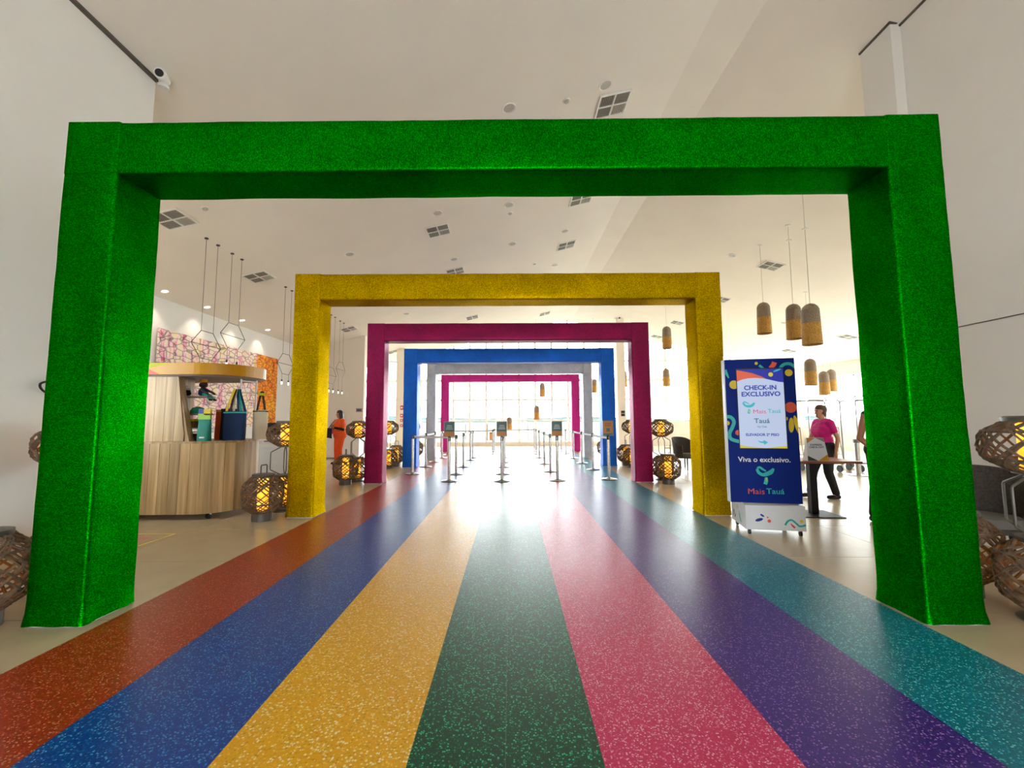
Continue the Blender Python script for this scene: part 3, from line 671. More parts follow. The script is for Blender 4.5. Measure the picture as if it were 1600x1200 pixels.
# ---------------------------------------------------------------- queue posts
def post_proto():
    t = thing('queue_post', 'post', 'queue post', (0, 0, 0), 0, 'steel queue posts with belts')
    MB().lathe([(0.178, 0), (0.178, 0.012)], 32).build('base_rim', 'black', t, True)
    MB().lathe([(0.175, 0.012), (0.16, 0.022), (0.06, 0.034), (0.035, 0.05)], 32).build('base', 'chrome', t, True)
    MB().lathe([(0.031, 0.04), (0.031, 0.88)], 20).build('pole', 'chrome', t, True)
    hd = MB().lathe([(0.034, 0.88), (0.034, 0.965), (0.026, 0.972)], 20).build('belt_head', 'black', t, True)
    MB().box(-0.012, -0.04, 0.89, 0.012, -0.03, 0.955).box(-0.012, 0.03, 0.89, 0.012, 0.04, 0.955).build('belt_slot', 'steel', hd)
    return t
qp = post_proto()
ROWS = [('left outer', -2.45, [10.8, 12.45, 13.9, 15.4, 16.9]), ('left inner', -1.35, [9.5, 10.7, 12.35, 14.5, 15.4]), ('middle', -0.19, [9.46, 10.7, 12.3, 13.65, 15.45]),
        ('right inner', 1.03, [9.5, 11.15, 13.1, 15.35, 17.1, 18.5]), ('right outer', 2.2, [9.66, 11.5, 13.25, 15.0, 17.05, 18.6]), ('middle left far', -0.7, [17.1, 18.65])]
ORD = ['nearest', 'second', 'third', 'fourth', 'fifth', 'sixth']
first = True; QP = {}
for nm, x, ys in ROWS:
    for k, y in enumerate(ys):
        lb = '%s steel queue post in the %s row' % (ORD[k], nm) + (', carrying a sign' if k == 0 and nm in ('left inner', 'middle', 'right inner', 'right outer') else '')
        if first: qp.location = (x, y, 0); qp['label'] = lb; first = False; o = qp
        else: o = dup(qp, lb, (x, y, 0), R.uniform(-0.2, 0.2))
        QP[(nm, k)] = (x, y)
def belt(a, b, lb):
    A, B = Vector((*a, 0)), Vector((*b, 0)); d = B - A; L = d.length
    o = MB(); n = 8
    for i in range(n):
        z0 = -0.012 * math.sin(PI * i / n); z1 = -0.012 * math.sin(PI * (i + 1) / n)
        u0 = 0.037 + (L - 0.074) * i / n; u1 = 0.037 + (L - 0.074) * (i + 1) / n
        o.add([(u0, -0.001, 0.9 + z0), (u1, -0.001, 0.9 + z1), (u1, -0.001, 0.948 + z1), (u0, -0.001, 0.948 + z0), (u0, 0.001, 0.9 + z0), (u1, 0.001, 0.9 + z1), (u1, 0.001, 0.948 + z1), (u0, 0.001, 0.948 + z0)],
              [(0, 3, 2, 1), (4, 5, 6, 7), (0, 1, 5, 4), (1, 2, 6, 5), (2, 3, 7, 6), (3, 0, 4, 7)])
    tag(o.build('barrier_belt', 'belt', None, False, (A.x, A.y, 0), math.atan2(d.y, d.x)), lb, 'belt', 'white barrier belts')
for nm, n in (('left outer', 5), ('right outer', 6), ('left inner', 5), ('right inner', 6)):
    for k in range(n - 1):
        if nm in ('left inner', 'right inner') and k == 0: continue
        belt(QP[(nm, k)], QP[(nm, k + 1)], 'white belt between the %s and %s posts of the %s row' % (ORD[k], ORD[k + 1], nm))
belt(QP[('left outer', 0)], QP[('left inner', 1)], 'white belt across the lane from left outer to left inner row')
belt((-2.45, 16.9), (-0.7, 17.1), 'white belt across the far end of the left lanes')
belt((-0.7, 18.65), (1.03, 18.5), 'white belt across the far end of the middle lane')
def post_sign(x, y, lb, gold):
    t = thing('sign_holder', lb, 'sign', (x, y, 0.972), 0, 'framed signs on queue posts')
    MB().box(-0.12, -0.012, 0.0, 0.12, 0.012, 0.335).build('backing', 'steel', t)
    MB().box(-0.02, -0.02, -0.002, 0.02, 0.02, 0.01).build('bracket', 'black', t)
    fr = MB()
    for a in ((-0.12, -0.016, 0, -0.108, -0.012, 0.335), (0.108, -0.016, 0, 0.12, -0.012, 0.335), (-0.108, -0.016, 0, 0.108, -0.012, 0.01), (-0.108, -0.016, 0.325, 0.108, -0.012, 0.335)): fr.box(*a)
    fr.build('frame', 'steel', t)
    sh = MB().box(-0.108, -0.0145, 0.01, 0.108, -0.012, 0.325).build('sheet', 'signorange' if gold else 'signteal', t)
    if gold:
        MB().box(-0.04, -0.0155, 0.09, 0.04, -0.0145, 0.17).build('blank_square', 'signteal', sh); MB().box(-0.108, -0.0155, 0.01, 0.108, -0.0145, 0.05).build('band', 'signteal', sh)
        for k in range(3): MB().box(-0.07, -0.0152, 0.21 + k * 0.03, 0.07, -0.0145, 0.222 + k * 0.03).build('text_line', 'tabletop', sh)
    else:
        MB().box(-0.108, -0.0155, 0.01, 0.108, -0.0145, 0.11).build('band', 'signorange', sh)
        for k in range(3): MB().box(-0.075 + 0.012 * k, -0.0152, 0.165 + k * 0.036, 0.075 - 0.01 * k, -0.0145, 0.176 + k * 0.036).build('text_line', 'ptext', sh)
post_sign(-1.35, 9.5, 'teal and orange framed sign on the left inner queue post', False)
post_sign(-0.19, 9.46, 'teal and orange framed sign on the middle queue post', False)
post_sign(1.03, 9.5, 'teal and orange framed sign on the right inner queue post', False)
post_sign(2.2, 9.66, 'golden framed sign on the right outer queue post', True)

# ---------------------------------------------------------------- ceiling fittings
SLA = math.atan(SL)
def on_ceiling(o, x, y):
    o.location = (x, y, zc(x)); o.rotation_euler = (0, -SLA if x < XR0 else (SLA if x > XR1 else 0), 0)
def vent_proto():
    t = thing('ceiling_vent', 'vent', 'vent', group='square four-way ceiling vents'); s = 0.26
    fr = MB()
    for a in ((-s, -s, s, -s + 0.025), (-s, s - 0.025, s, s), (-s, -s + 0.025, -s + 0.025, s - 0.025), (s - 0.025, -s + 0.025, s, s - 0.025), (-0.012, -s + 0.025, 0.012, s - 0.025), (-s + 0.025, -0.012, s - 0.025, 0.012)):
        fr.box(a[0], a[1], -0.022, a[2], a[3], 0.0)
    fr.build('frame', 'white', t)
    MB().box(-s + 0.02, -s + 0.02, -0.004, s - 0.02, s - 0.02, 0.0).build('duct', 'duct', t)
    for qx, qy, al in ((-1, -1, 0), (1, -1, 1), (1, 1, 0), (-1, 1, 1)):
        m = MB(); c = (s - 0.025 + 0.012) / 2; hw = (s - 0.037) / 2 - 0.004
        for k in range(7):
            u = -hw + 2 * hw * (k + 0.5) / 7
            if al: m.box(qx * c - hw, qy * c + u - 0.007, -0.018, qx * c + hw, qy * c + u + 0.007, -0.006)
            else: m.box(qx * c + u - 0.007, qy * c - hw, -0.018, qx * c + u + 0.007, qy * c + hw, -0.006)
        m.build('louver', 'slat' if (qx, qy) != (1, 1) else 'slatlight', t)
    return t
vp = vent_proto()
VN = [(1.68, 6.5, 'square ceiling vent just above the green beam, right of middle'), (1.66, 9.43, 'square ceiling vent half hidden under the green beam'), (-1.62, 9.36, 'square ceiling vent between green and gold beams, left of middle'),
      (1.66, 12.06, 'square ceiling vent between green and gold beams, right of middle'), (-5.75, 9.56, 'square ceiling vent beside the left wire pendants'), (-5.59, 6.83, 'square ceiling vent at the inner top of the left green post'),
      (-1.58, 12.05, 'square ceiling vent just over the gold beam, left of middle'), (-5.79, 15.13, 'small far ceiling vent over the woman in orange'), (-1.58, 17.6, 'small far ceiling vent above the magenta beam, left'),
      (1.67, 20.07, 'small far ceiling vent above the magenta beam, right'), (7.44, 11.77, 'square ceiling vent above the right woven pendants'), (12.74, 15.8, 'ceiling vent beside the right green post, far right'),
      (12.68, 19.12, 'small ceiling vent just above the kiosk'), (7.5, 18.78, 'small ceiling vent inside the gold arch at right'), (7.62, 21.8, 'small ceiling vent beside the magenta arch top right'), (-5.65, 20.4, 'small far ceiling vent left of the blue arch'), (7.6, 15.0, 'ceiling vent beside the gold arch top right corner')]
for i, (x, y, lb) in enumerate(VN):
    o = vp if i == 0 else copy_tree(vp); o['label'] = lb; on_ceiling(o, x, y)
def down_proto(lit, nm, grp):
    t = thing(nm, 'light', 'downlight', group=grp); r = 0.105 if not lit else 0.075
    MB().lathe([(r * 0.8, -0.004), (r, -0.014), (r * 1.05, -0.008), (r * 1.05, 0)], 28, caps=False).build('trim_ring', 'white', t, True)
    MB().lathe([(0.001, -0.003), (r * 0.8, -0.004)], 28, caps=False).build('lens', 'downlit' if lit else 'downoff', t, True)
    return t
dpo = down_proto(False, 'ceiling_downlight', 'unlit round ceiling downlights'); 
DN = [(1.47, 6.04, 'round unlit downlight above green beam beside the vent'), (0.0, 6.06, 'round unlit downlight above the middle of the green beam'), (-1.51, 8.6, 'round unlit downlight above the left middle vent'), (-0.01, 8.95, 'round unlit downlight just below the green beam, middle'),
      (-3.67, 9.5, 'round unlit downlight above the left end of gold beam'), (1.48, 11.03, 'round unlit downlight above the right middle vent'), (0.08, 11.07, 'round unlit downlight midway between green and gold beams'), (-1.5, 11.17, 'round unlit downlight just above the gold beam'),
      (6.3, 11.69, 'round unlit downlight right of the gold arch top'), (1.48, 13.54, 'small round downlight above the gold beam, right'), (-3.69, 14.94, 'small far downlight inside the gold arch, left'), (6.3, 16.6, 'small far downlight inside the gold arch, right'), (10.4, 15.9, 'faint far downlight above the kiosk')]
for i, (x, y, lb) in enumerate(DN):
    o = dpo if i == 0 else copy_tree(dpo); o['label'] = lb; on_ceiling(o, x, y)
dpl = down_proto(True, 'wall_washer_light', 'lit downlights along the tapestry wall')
for i, y in enumerate((9.21, 10.53, 11.93, 13.21)):
    o = dpl if i == 0 else copy_tree(dpl); o['label'] = '%s lit downlight above the woven tapestry' % ORD[i]; on_ceiling(o, -7.6, y)
    ld = bpy.data.lights.new('wall_washer_lamp', 'SPOT'); ld.energy = 22; ld.color = (1, 0.86, 0.68); ld.spot_size = 1.7; ld.spot_blend = 0.6; ld.shadow_soft_size = 0.05
    lo = bpy.data.objects.new('wall_washer_lamp', ld); COL.objects.link(lo); lo.location = (-7.6, y, zc(-7.6) - 0.03); lo.parent = None
for i, (x, y, lb) in enumerate(((0.89, 6.18, 'tiny smoke sensor on the ceiling beside the near vent'), (0.02, 9.34, 'white smoke detector on the ceiling below the green beam'), (0.78, 12.97, 'tiny smoke sensor on the ceiling above the gold beam'), (-5.0, 6.75, 'small smoke detector at the inner corner of the green arch'))):
    t = thing('smoke_detector', lb, 'detector', group='ceiling smoke detectors')
    MB().lathe([(0.055, -0.012), (0.06, -0.006), (0.06, 0)], 24).build('base', 'white', t, True); MB().lathe([(0.02, -0.035), (0.035, -0.03), (0.045, -0.012)], 24).build('sensor', 'downoff', t, True)
    on_ceiling(t, x, y)

# hexagonal wire pendants on the left
def hex_pendant(x, y, zmid, zlow, lb):
    zt_ = zc(x); t = thing('wire_pendant', lb, 'pendant lamp', (x, y, 0), 0, 'black hexagonal wire pendants')
    for s in (-1, 1):
        MB().lathe([(0.03, -0.018), (0.034, 0.0)], 14, (0, s * 0.155, zt_)).build('canopy', 'black', t, True)
        MB().tube([(0, s * 0.155, zt_ - 0.01), (0, s * 0.155, zmid + 0.25)], 0.0035, 5).build('cable', 'black', t)
        MB().tube([(0, s * 0.155, zmid - 0.25), (0, s * 0.155, zlow + 0.07)], 0.0035, 5).build('drop_cable', 'black', t)
        so = MB().lathe([(0.014, 0.03), (0.016, 0.085), (0.006, 0.09)], 12, (0, s * 0.155, zlow)).build('socket', 'black', t, True)
        MB().lathe([(0.002, -0.035), (0.014, -0.025), (0.017, -0.008), (0.011, 0.03)], 14, (0, s * 0.155, zlow)).build('bulb', 'bulb', so, True)
    m = MB()
    hx = [(0, -0.155, zmid + 0.25), (0, 0.155, zmid + 0.25), (0, 0.38, zmid), (0, 0.155, zmid - 0.25), (0, -0.155, zmid - 0.25), (0, -0.38, zmid)]
    for a, b in zip(hx, hx[1:] + hx[:1]): m.tube([a, b], 0.006, 5)
    m.tube([hx[5], hx[2]], 0.006, 5); m.build('hexagon_frame', 'black', t)
hex_pendant(-5.565, 7.75, 2.72, 2.2, 'black hexagonal wire pendant over the stall roof, nearest one')
hex_pendant(-5.56, 8.47, 3.03, 2.45, 'black hexagonal wire pendant, higher one right of the nearest')
hex_pendant(-5.6, 10.58, 2.75, 2.27, 'black hexagonal wire pendant beside the left gold post')
hex_pendant(-5.63, 13.37, 2.76, 2.27, 'low hexagonal wire pendant just inside the gold arch')
hex_pendant(-5.66, 14.17, 3.04, 2.27, 'slim far hexagonal wire pendant above the woman in orange')

# woven cylinder pendants on the right
def woven(z0, z1, r0, r1, dome, mat, parent, nm):
    """woven sleeve: close horizontal hoops over upright ribs, open at the bottom"""
    m = MB(); n = 20; rows = 16; pr = []
    if dome:
        for k in range(rows):
            t = k / (rows - 1); z = z0 + (z1 - z0) * t; q = max(0, (t - 0.62) / 0.38); pr.append((r0 + (r1 - r0) * t if q == 0 else (r0 + (r1 - r0) * t) * math.sqrt(max(0.012, 1 - q * q)), z))
    else: pr = [(r0 + (r1 - r0) * k / (rows - 1), z0 + (z1 - z0) * k / (rows - 1)) for k in range(rows)]
    m2 = []
    for i, (r, z) in enumerate(pr): m2 += [(r * (1.0 if i % 2 else 1.03), z)]
    m.lathe(m2, n * 2, caps=False); m.lathe([(r * 0.95, z) for r, z in pr], n * 2, caps=False)
    return m.build(nm, mat, parent, True)
def woven_proto():
    t = thing('woven_pendant', 'p', 'pendant lamp', group='woven cylinder pendant lamps')
    woven(0, 0.42, 0.17, 0.158, False, 'pendbot', t, 'lower_shade'); woven(0.42, 0.82, 0.158, 0.145, True, 'pendtop', t, 'upper_shade')
    MB().tube([(0.168 * math.cos(2 * PI * k / 24), 0.168 * math.sin(2 * PI * k / 24), 0.0) for k in range(24)], 0.008, 5, True).build('rim', 'pendtop', t, True)
    MB().lathe([(0.03, 0.30), (0.05, 0.34), (0.03, 0.40), (0.012, 0.46)], 14).build('bulb', 'downoff', t, True)
    return t
wp = woven_proto()
WP = [(6.58, 10.83, 3.53, 1, 'woven cylinder pendant, leftmost of the three near ones'), (6.58, 9.69, 3.17, 1, 'woven cylinder pendant, middle of the three near ones'), (5.94, 8.25, 2.78, 1, 'largest woven cylinder pendant, rightmost of the three near ones'),
      (9.2, 12.94, 2.35, 1, 'woven cylinder pendant hanging right of the kiosk top'), (10.9, 14.7, 2.16, 1, 'woven cylinder pendant in front of the overlapping pair above carts'), (12.0, 15.8, 2.35, 1, 'woven cylinder pendant behind another above the luggage carts'),
      (5.75, 15.4, 3.92, 1, 'woven cylinder pendant inside the gold arch, upper right'), (7.3, 19.8, 2.9, 1, 'far woven pendant between magenta and gold arches'), (1.6, 21.2, 2.5, 0.85, 'far woven pendant under the farthest arch beam'),
      (1.3, 21.0, 1.36, 0.85, 'low far woven pendant before the window, right of middle'), (-0.05, 21.2, 0.83, 0.82, 'lowest far woven pendant behind the middle queue sign'), (5.6, 20.9, 2.95, 1, 'far woven pendant peeking behind the right magenta post'), (4.2, 21.2, 2.7, 0.8, 'far woven pendant between the silver and blue arches')]
for i, (x, y, z, s, lb) in enumerate(WP):
    o = wp if i == 0 else copy_tree(wp); o['label'] = lb; o.location = (x, y, z); o.scale = (s, s, s)
    ztop = (zc(x) - z) / s
    MB().tube([(0, 0, 0.815), (0, 0, ztop)], 0.004 / s, 5).build('cable', 'downoff', o); MB().lathe([(0.05, ztop - 0.02), (0.055, ztop)], 18).build('canopy', 'white', o, True)

# security cameras
def cctv(loc, rz, lb):
    t = thing('security_camera', lb, 'camera', loc, rz)
    MB().lathe([(0.05, 0), (0.05, 0.03), (0.035, 0.05)], 20).build('mount', 'white', t, True)
    MB().tube([(0, 0, 0.05), (0, -0.02, 0.1)], 0.02, 10).build('arm', 'white', t)
    b = MB().tube([(0, 0.07, 0.13), (0, -0.05, 0.11), (0, -0.1, 0.1)], [0.035, 0.055, 0.055], 16).build('housing', 'white', t, True)
    MB().tube([(0, -0.095, 0.101), (0, -0.106, 0.099)], 0.04, 16).build('lens', 'black', b, True)
cctv((-3.76, 4.36, 4.94), 0.3, 'white bullet security camera at the top left wall corner')
cctv((5.2, 20.0, zc(5.2) - 0.16), 0.1, 'small white camera at the head of the right column')

# ---------------------------------------------------------------- tapestry and wall signs
tp = MB(); ny, nz = 24, 10
tvs = []; tfs = []
for dx in (0.0, 0.02):
    for i in range(ny + 1):
        for k in range(nz + 1): tvs.append((dx + 0.012 * noise.noise((i * 0.4, k * 0.5, 0)), 4.9 * i / ny, 2.25 * k / nz))
o2 = (ny + 1) * (nz + 1)
for i in range(ny):
    for k in range(nz):
        a = i * (nz + 1) + k; q = (a, a + 1, a + nz + 2, a + nz + 1); tfs += [q, tuple(o2 + j for j in q[::-1])]
for i in range(ny): 
    for k in (0, nz): a = i * (nz + 1) + k; b = a + nz + 1; tfs.append((a, b, b + o2, a + o2))
for k in range(nz):
    for i in (0, ny): a = i * (nz + 1) + k; tfs.append((a, a + 1, a + 1 + o2, a + o2))
tag(tp.add(tvs, tfs).build('wall_tapestry', 'tapestry', None, True, (XFL + 0.03, 9.42, 1.18)), 'wide pink and orange woven tapestry on the left wall', 'tapestry')
ws = thing('wall_sign', 'small dark brown wall sign behind the woman in orange', 'sign', (-5.93, YE, 1.68))
MB().box(0, -0.02, 0, 0.23, 0, 0.14).build('plate', 'greyunder', ws); MB().box(0.04, -0.022, 0.04, 0.19, -0.02, 0.1).build('text_line', 'dark_print', ws)
cs = thing('column_sign', 'pair of small black signs on the right column', 'sign', (5.22, 20.1, 1.5))
for k in range(2): MB().box(0, -0.02, k * 0.14, 0.17, 0, 0.12 + k * 0.14).build('plate', 'black', cs)
for k, (z, h_) in enumerate(((1.85, 0.2), (1.5, 0.16), (1.3, 0.12), (1.05, 0.12))):
    f_ = thing('fire_sign', '%s small red fire sign on the left column' % ('topmost', 'upper', 'lower', 'lowest')[k], 'sign', (-5.17, 20.1, z), 0, 'red fire signs on the column')
    MB().box(0, -0.012, 0, 0.13, 0, h_).build('plate', 'red', f_); MB().box(0.03, -0.014, h_ * 0.3, 0.1, -0.012, h_ * 0.7).build('symbol', 'white', f_)
# pull handles and notice on the far glazed doors
for k, x in enumerate((-2.35, -1.2, 0.92)):
    t = thing('door_pull', ('leftmost', 'second', 'rightmost')[k] + ' tall bar handle on the far glass door', 'handle', (x, YW - 0.06, 0), 0, 'bar handles on the far glass doors')
    MB().tube([(0, 0, 0.28), (0, 0, 1.15)], 0.022, 10).build('bar', 'steel', t, True)
    for z in (0.4, 1.0): MB().tube([(0, 0, z), (0, 0.06, z)], 0.012, 8).build('bracket', 'steel', t)
nb = thing('door_notice', 'small tan notice on the far glass door', 'notice', (-1.2 + 0.1, YW - 0.02, 0.3)); MB().box(0, -0.006, 0, 0.22, 0, 0.42).build('sheet', 'signorange', nb); MB().box(0.03, -0.008, 0.36, 0.19, -0.006, 0.4).build('heading', 'dark_print', nb)
# black cable loop on the left wall
tag(MB().tube(smooth_path([(XL + 0.004, 3.75, 1.66), (XL + 0.03, 3.6, 1.67), (XL + 0.045, 3.50, 1.64), (XL + 0.03, 3.55, 1.58), (XL + 0.004, 3.75, 1.53)], 6), 0.009, 8).build('cable_loop', 'black', None, True), 'short black cable loop on the left wall behind green post', 'cable')
# taped triangle marks on the floor
def vtape(pts, mat, lb):
    poly = stroke([(p[0], p[1]) for p in pts], 0.03, 1); tag(MB().prism(poly, 0, 0.001).build('floor_tape', mat), lb, 'tape', 'taped corner marks on the floor')
vtape([(-4.5, 5.22), (-3.99, 5.21), (-4.0, 4.72)], 'pyellow', 'yellow tape corner mark on the beige floor by the stall'); vtape([(-4.5, 5.06), (-4.15, 5.05), (-4.16, 4.8)], 'pred', 'red tape corner mark on the beige floor by the stall')

# ---------------------------------------------------------------- souvenir stall
def wood_random(name, dark, light):
    m = wood(name, dark, light, (10, 10, 0.5)); nt = m.node_tree; b = nt.nodes['Principled BSDF']
    src = b.inputs['Base Color'].links[0].from_socket
    oi = nd(nt, 'ShaderNodeObjectInfo'); mr = nd(nt, 'ShaderNodeMapRange'); mr.inputs['To Min'].default_value = 0.72; mr.inputs['To Max'].default_value = 1.18
    nt.links.new(oi.outputs['Random'], mr.inputs['Value'])
    mx = nd(nt, 'ShaderNodeMix', data_type='RGBA', blend_type='MULTIPLY'); mx.inputs['Factor'].default_value = 1
    nt.links.new(src, mx.inputs['A']); nt.links.new(mr.outputs['Result'], mx.inputs['B']); nt.links.new(mx.outputs['Result'], b.inputs['Base Color'])
    return m
M['plank'] = wood_random('oak_planks', '#ab8b5e', '#dec396')
def stadium(x0, x1, y0, y1, r, n=8):
    o = []
    for cx, cy, a0 in ((x1 - r, y0 + r, -PI / 2), (x1 - r, y1 - r, 0), (x0 + r, y1 - r, PI / 2), (x0 + r, y0 + r, PI)):
        for k in range(n + 1): a = a0 + PI / 2 * k / n; o.append((cx + r * math.cos(a), cy + r * math.sin(a)))
    return o
S = thing('souvenir_stall', 'rounded oak souvenir stall on wheels with a yellow roof', 'stall', (-6.2, 5.86, 0))
LX, LY, RR = 2.35, 1.1, 0.5
foot = stadium(0, LX, 0, LY, RR, 10)
body = MB().prism(stadium(0.012, LX - 0.012, 0.012, LY - 0.012, RR - 0.012, 10), 0.085, 1.03).build('body', 'wood', S)
MB().prism(foot, 1.03, 1.058).build('countertop', 'wood', S)
# planks all round, proud of the body
per = foot + [foot[0]]; acc = [0]
for a, b in zip(per[:-1], per[1:]): acc.append(acc[-1] + math.hypot(b[0] - a[0], b[1] - a[1]))
def along(s):
    for i in range(len(acc) - 1):
        if s <= acc[i + 1] + 1e-9:
            t = (s - acc[i]) / max(1e-9, acc[i + 1] - acc[i]); return Vector((per[i][0] + (per[i + 1][0] - per[i][0]) * t, per[i][1] + (per[i + 1][1] - per[i][1]) * t, 0))
    return Vector((*per[0], 0))
NP = 44; stp = acc[-1] / NP
for k in range(NP):
    a, m_, b = along(k * stp + 0.002), along((k + 0.5) * stp), along((k + 1) * stp - 0.002)
    cin = lambda p: p + (Vector((min(max(p.x, RR), LX - RR), min(max(p.y, RR), LY - RR), 0)) - p).normalized() * 0.014
    q = [a, m_, b, cin(b), cin(m_), cin(a)]
    MB().prism([(p.x, p.y) for p in q], 0.085, 1.03).build('plank', 'plank', body)
for cx, cy in ((0.5, 0.14), (2.05, 0.14), (2.2, 0.85), (0.5, 0.9)):
    cst = MB().tube([(cx - 0.018, cy, 0.04), (cx + 0.018, cy, 0.04)], 0.039, 14).build('caster', 'black', S, True); MB().box(cx - 0.026, cy - 0.016, 0.06, cx + 0.026, cy + 0.03, 0.086).build('caster_fork', 'chrome', cst)
wp_ = MB().prism([(0.04, 1.058), (1.80, 1.058), (1.76, 1.2), (1.71, 1.45), (1.65, 1.7), (1.61, 1.955), (0.04, 1.955)], 0, 0.1, XZ(0.14)).build('side_panel', 'wood', S)
for k in range(12):
    x0 = 0.05 + k * 0.14; x1 = x0 + 0.137
    top = 1.95; poly = clip([(x0, 1.062), (x1, 1.062), (x1, top), (x0, top)], 0, 9, 0, 9)
    edge = lambda z: 1.80 - (z - 1.058) / 0.897 * 0.19
    if x1 > 1.61: poly = [(x0, 1.062), (min(x1, 1.795), 1.062), (min(x1, 1.78), 1.15), (max(x0 + 0.01, min(x1, 1.61)), top), (x0, top)]
    MB().prism(poly, 0, 0.012, XZ(0.04)).build('plank', 'plank', wp_)
rf = MB().prism(stadium(-0.04, LX + 0.06, -0.04, LY + 0.04, 0.54, 12), 1.975, 2.135).build('roof', 'roofyellow', S)
MB().prism(stadium(0.0, LX - 0.02, 0.0, LY, 0.5, 12), 1.955, 1.975).build('soffit', 'greyunder', rf)
MB().prism([(0.9, 2.06), (1.25, 2.06), (1.55, 2.134), (0.9, 2.134)], 0, 0.002, XZ(-0.0402)).build('printed_shape', 'lime', rf); MB().prism([(0.9, 1.978), (1.4, 1.978), (1.25, 2.05), (0.9, 2.03)], 0, 0.002, XZ(-0.0402)).build('printed_shape', 'porange', rf)
for x, y in ((2.2, 0.47), (2.28, 0.72)): MB().tube([(x, y, 1.055), (x, y, 1.957)], 0.013, 8).build('upright', 'white', S, True)
MB().tube([(2.2, 0.47, 1.93), (2.28, 0.72, 1.93)], 0.012, 8).tube([(2.2, 0.47, 1.76), (2.28, 0.72, 1.76), (2.40, 0.64, 1.76)], 0.010, 8).build('rail', 'white', S, True)
for z in (1.675, 1.42, 1.22, 1.17):
    MB().prism([(1.5, 0.14), (1.83, 0.14), (1.9, 0.2), (1.92, 0.3), (1.88, 0.4), (1.8, 0.46), (1.5, 0.46)], z, z + 0.018).build('shelf', 'greyunder' if z > 1.3 else 'white', S)
MB().box(1.5, 0.15, 1.058, 1.53, 0.45, 1.95).build('shelf_back', 'wood', S)
SX, SYY = -6.2, 5.86
def bag(name, label, x, y, z, w, d, h, mat, puff=0.12, top=None, rz=0.0, handle=None, hmat='brown', apex=None, cat='bag'):
    t = thing(name, label, cat, (x, y, z), rz, 'bags for sale on the stall')
    m = MB(); n = 7; vs = []; fs = []
    for j in range(n + 1):
        v = j / n; ww = w * (0.92 + 0.08 * v); dd = d * (1 - 0.75 * v) + 0.01
        pf = 1 + puff * math.sin(PI * min(1, v * 1.1))
        for k in range(16):
            a = 2 * PI * (k + 0.5) / 16; ca, sa = math.cos(a), math.sin(a)
            e = 0.35; vs.append((ww / 2 * math.copysign(abs(ca) ** e, ca), dd / 2 * pf * math.copysign(abs(sa) ** e, sa), h * v))
    for j in range(n):
        for k in range(16): fs.append((j * 16 + k, j * 16 + (k + 1) % 16, (j + 1) * 16 + (k + 1) % 16, (j + 1) * 16 + k))
    fs += [tuple(range(15, -1, -1)), tuple(n * 16 + k for k in range(16))]
    m.add(vs, fs).build('bag_body', mat, t, True)
    if top: MB().box(-w / 2 * 1.01, -d * 0.16 - 0.004, h - 0.03, w / 2 * 1.01, d * 0.16 + 0.004, h - 0.012).build('trim_band', top, t)
    if apex:
        for i, (x0, hm) in enumerate(handle):
            pts = [(x0, 0, h - 0.03), (x0 * 0.75, 0, h + (apex - h) * 0.3), (x0 * 0.2, 0, apex), (x0 * 0.2 + 0.012, 0.0, apex + 0.004)]
            st2 = stroke([(p[0], p[2]) for p in pts], 0.03, 4); MB().prism(st2, 0, 0.006, XZ(-0.012 + 0.012 * i)).build('handle', hm, t)
    return t
gb = bag('gift_bag', 'teal printed gift bag at the left of the stall counter', SX + 1.93, SYY + 0.14, 1.058, 0.17, 0.1, 0.3, 'tealbag', 0.02)
for x0, x1, z0, z1, mt in ((-0.085, -0.01, 0.38, 0.445, 'pblue'), (-0.01, 0.085, 0.36, 0.445, 'pyellow'), (-0.085, 0.085, 0.3, 0.38, 'pgreen')): MB().box(x0, -0.02, z0, x1, 0.012, z1).build('printed_card', mt, gb)
MB().box(-0.03, -0.056, 0.04, 0.04, -0.05, 0.06).build('print', 'ptext', gb)
bag('felt_bag', 'orange felt bag standing on the stall counter', SX + 1.84, SYY + 0.64, 1.058, 0.2, 0.1, 0.45, 'orangebag', 0.1, 'pyellow')
bag('black_tote', 'black tote bag leaning behind the navy one', SX + 2.02, SYY + 0.51, 1.058, 0.24, 0.08, 0.46, 'black_cloth', 0.15, 'brown', -0.05)
bag('navy_tote', 'navy canvas tote with striped handles on the stall counter', SX + 2.2, SYY + 0.37, 1.058, 0.30, 0.12, 0.42, 'navy', 0.18, 'teal', 0.12, [(-0.12, 'pyellow'), (-0.07, 'brown'), (-0.03, 'cream'), (0.03, 'navy'), (0.07, 'teal'), (0.12, 'navy'), (0.10, 'cream')], 'navy', 0.72)
ct = bag('cream_tote', 'cream canvas tote hanging off the right end of the stall', SX + 2.41, SYY + 0.64, 1.06, 0.2, 0.1, 0.44, 'cream', 0.25, 'brown', 0.9, [(-0.06, 'brown'), (0.06, 'brown')], 'brown', 0.70)
MB().box(-0.06, -0.02, 0.66, 0.05, -0.016, 0.70).build('price_tag', 'lime', ct)
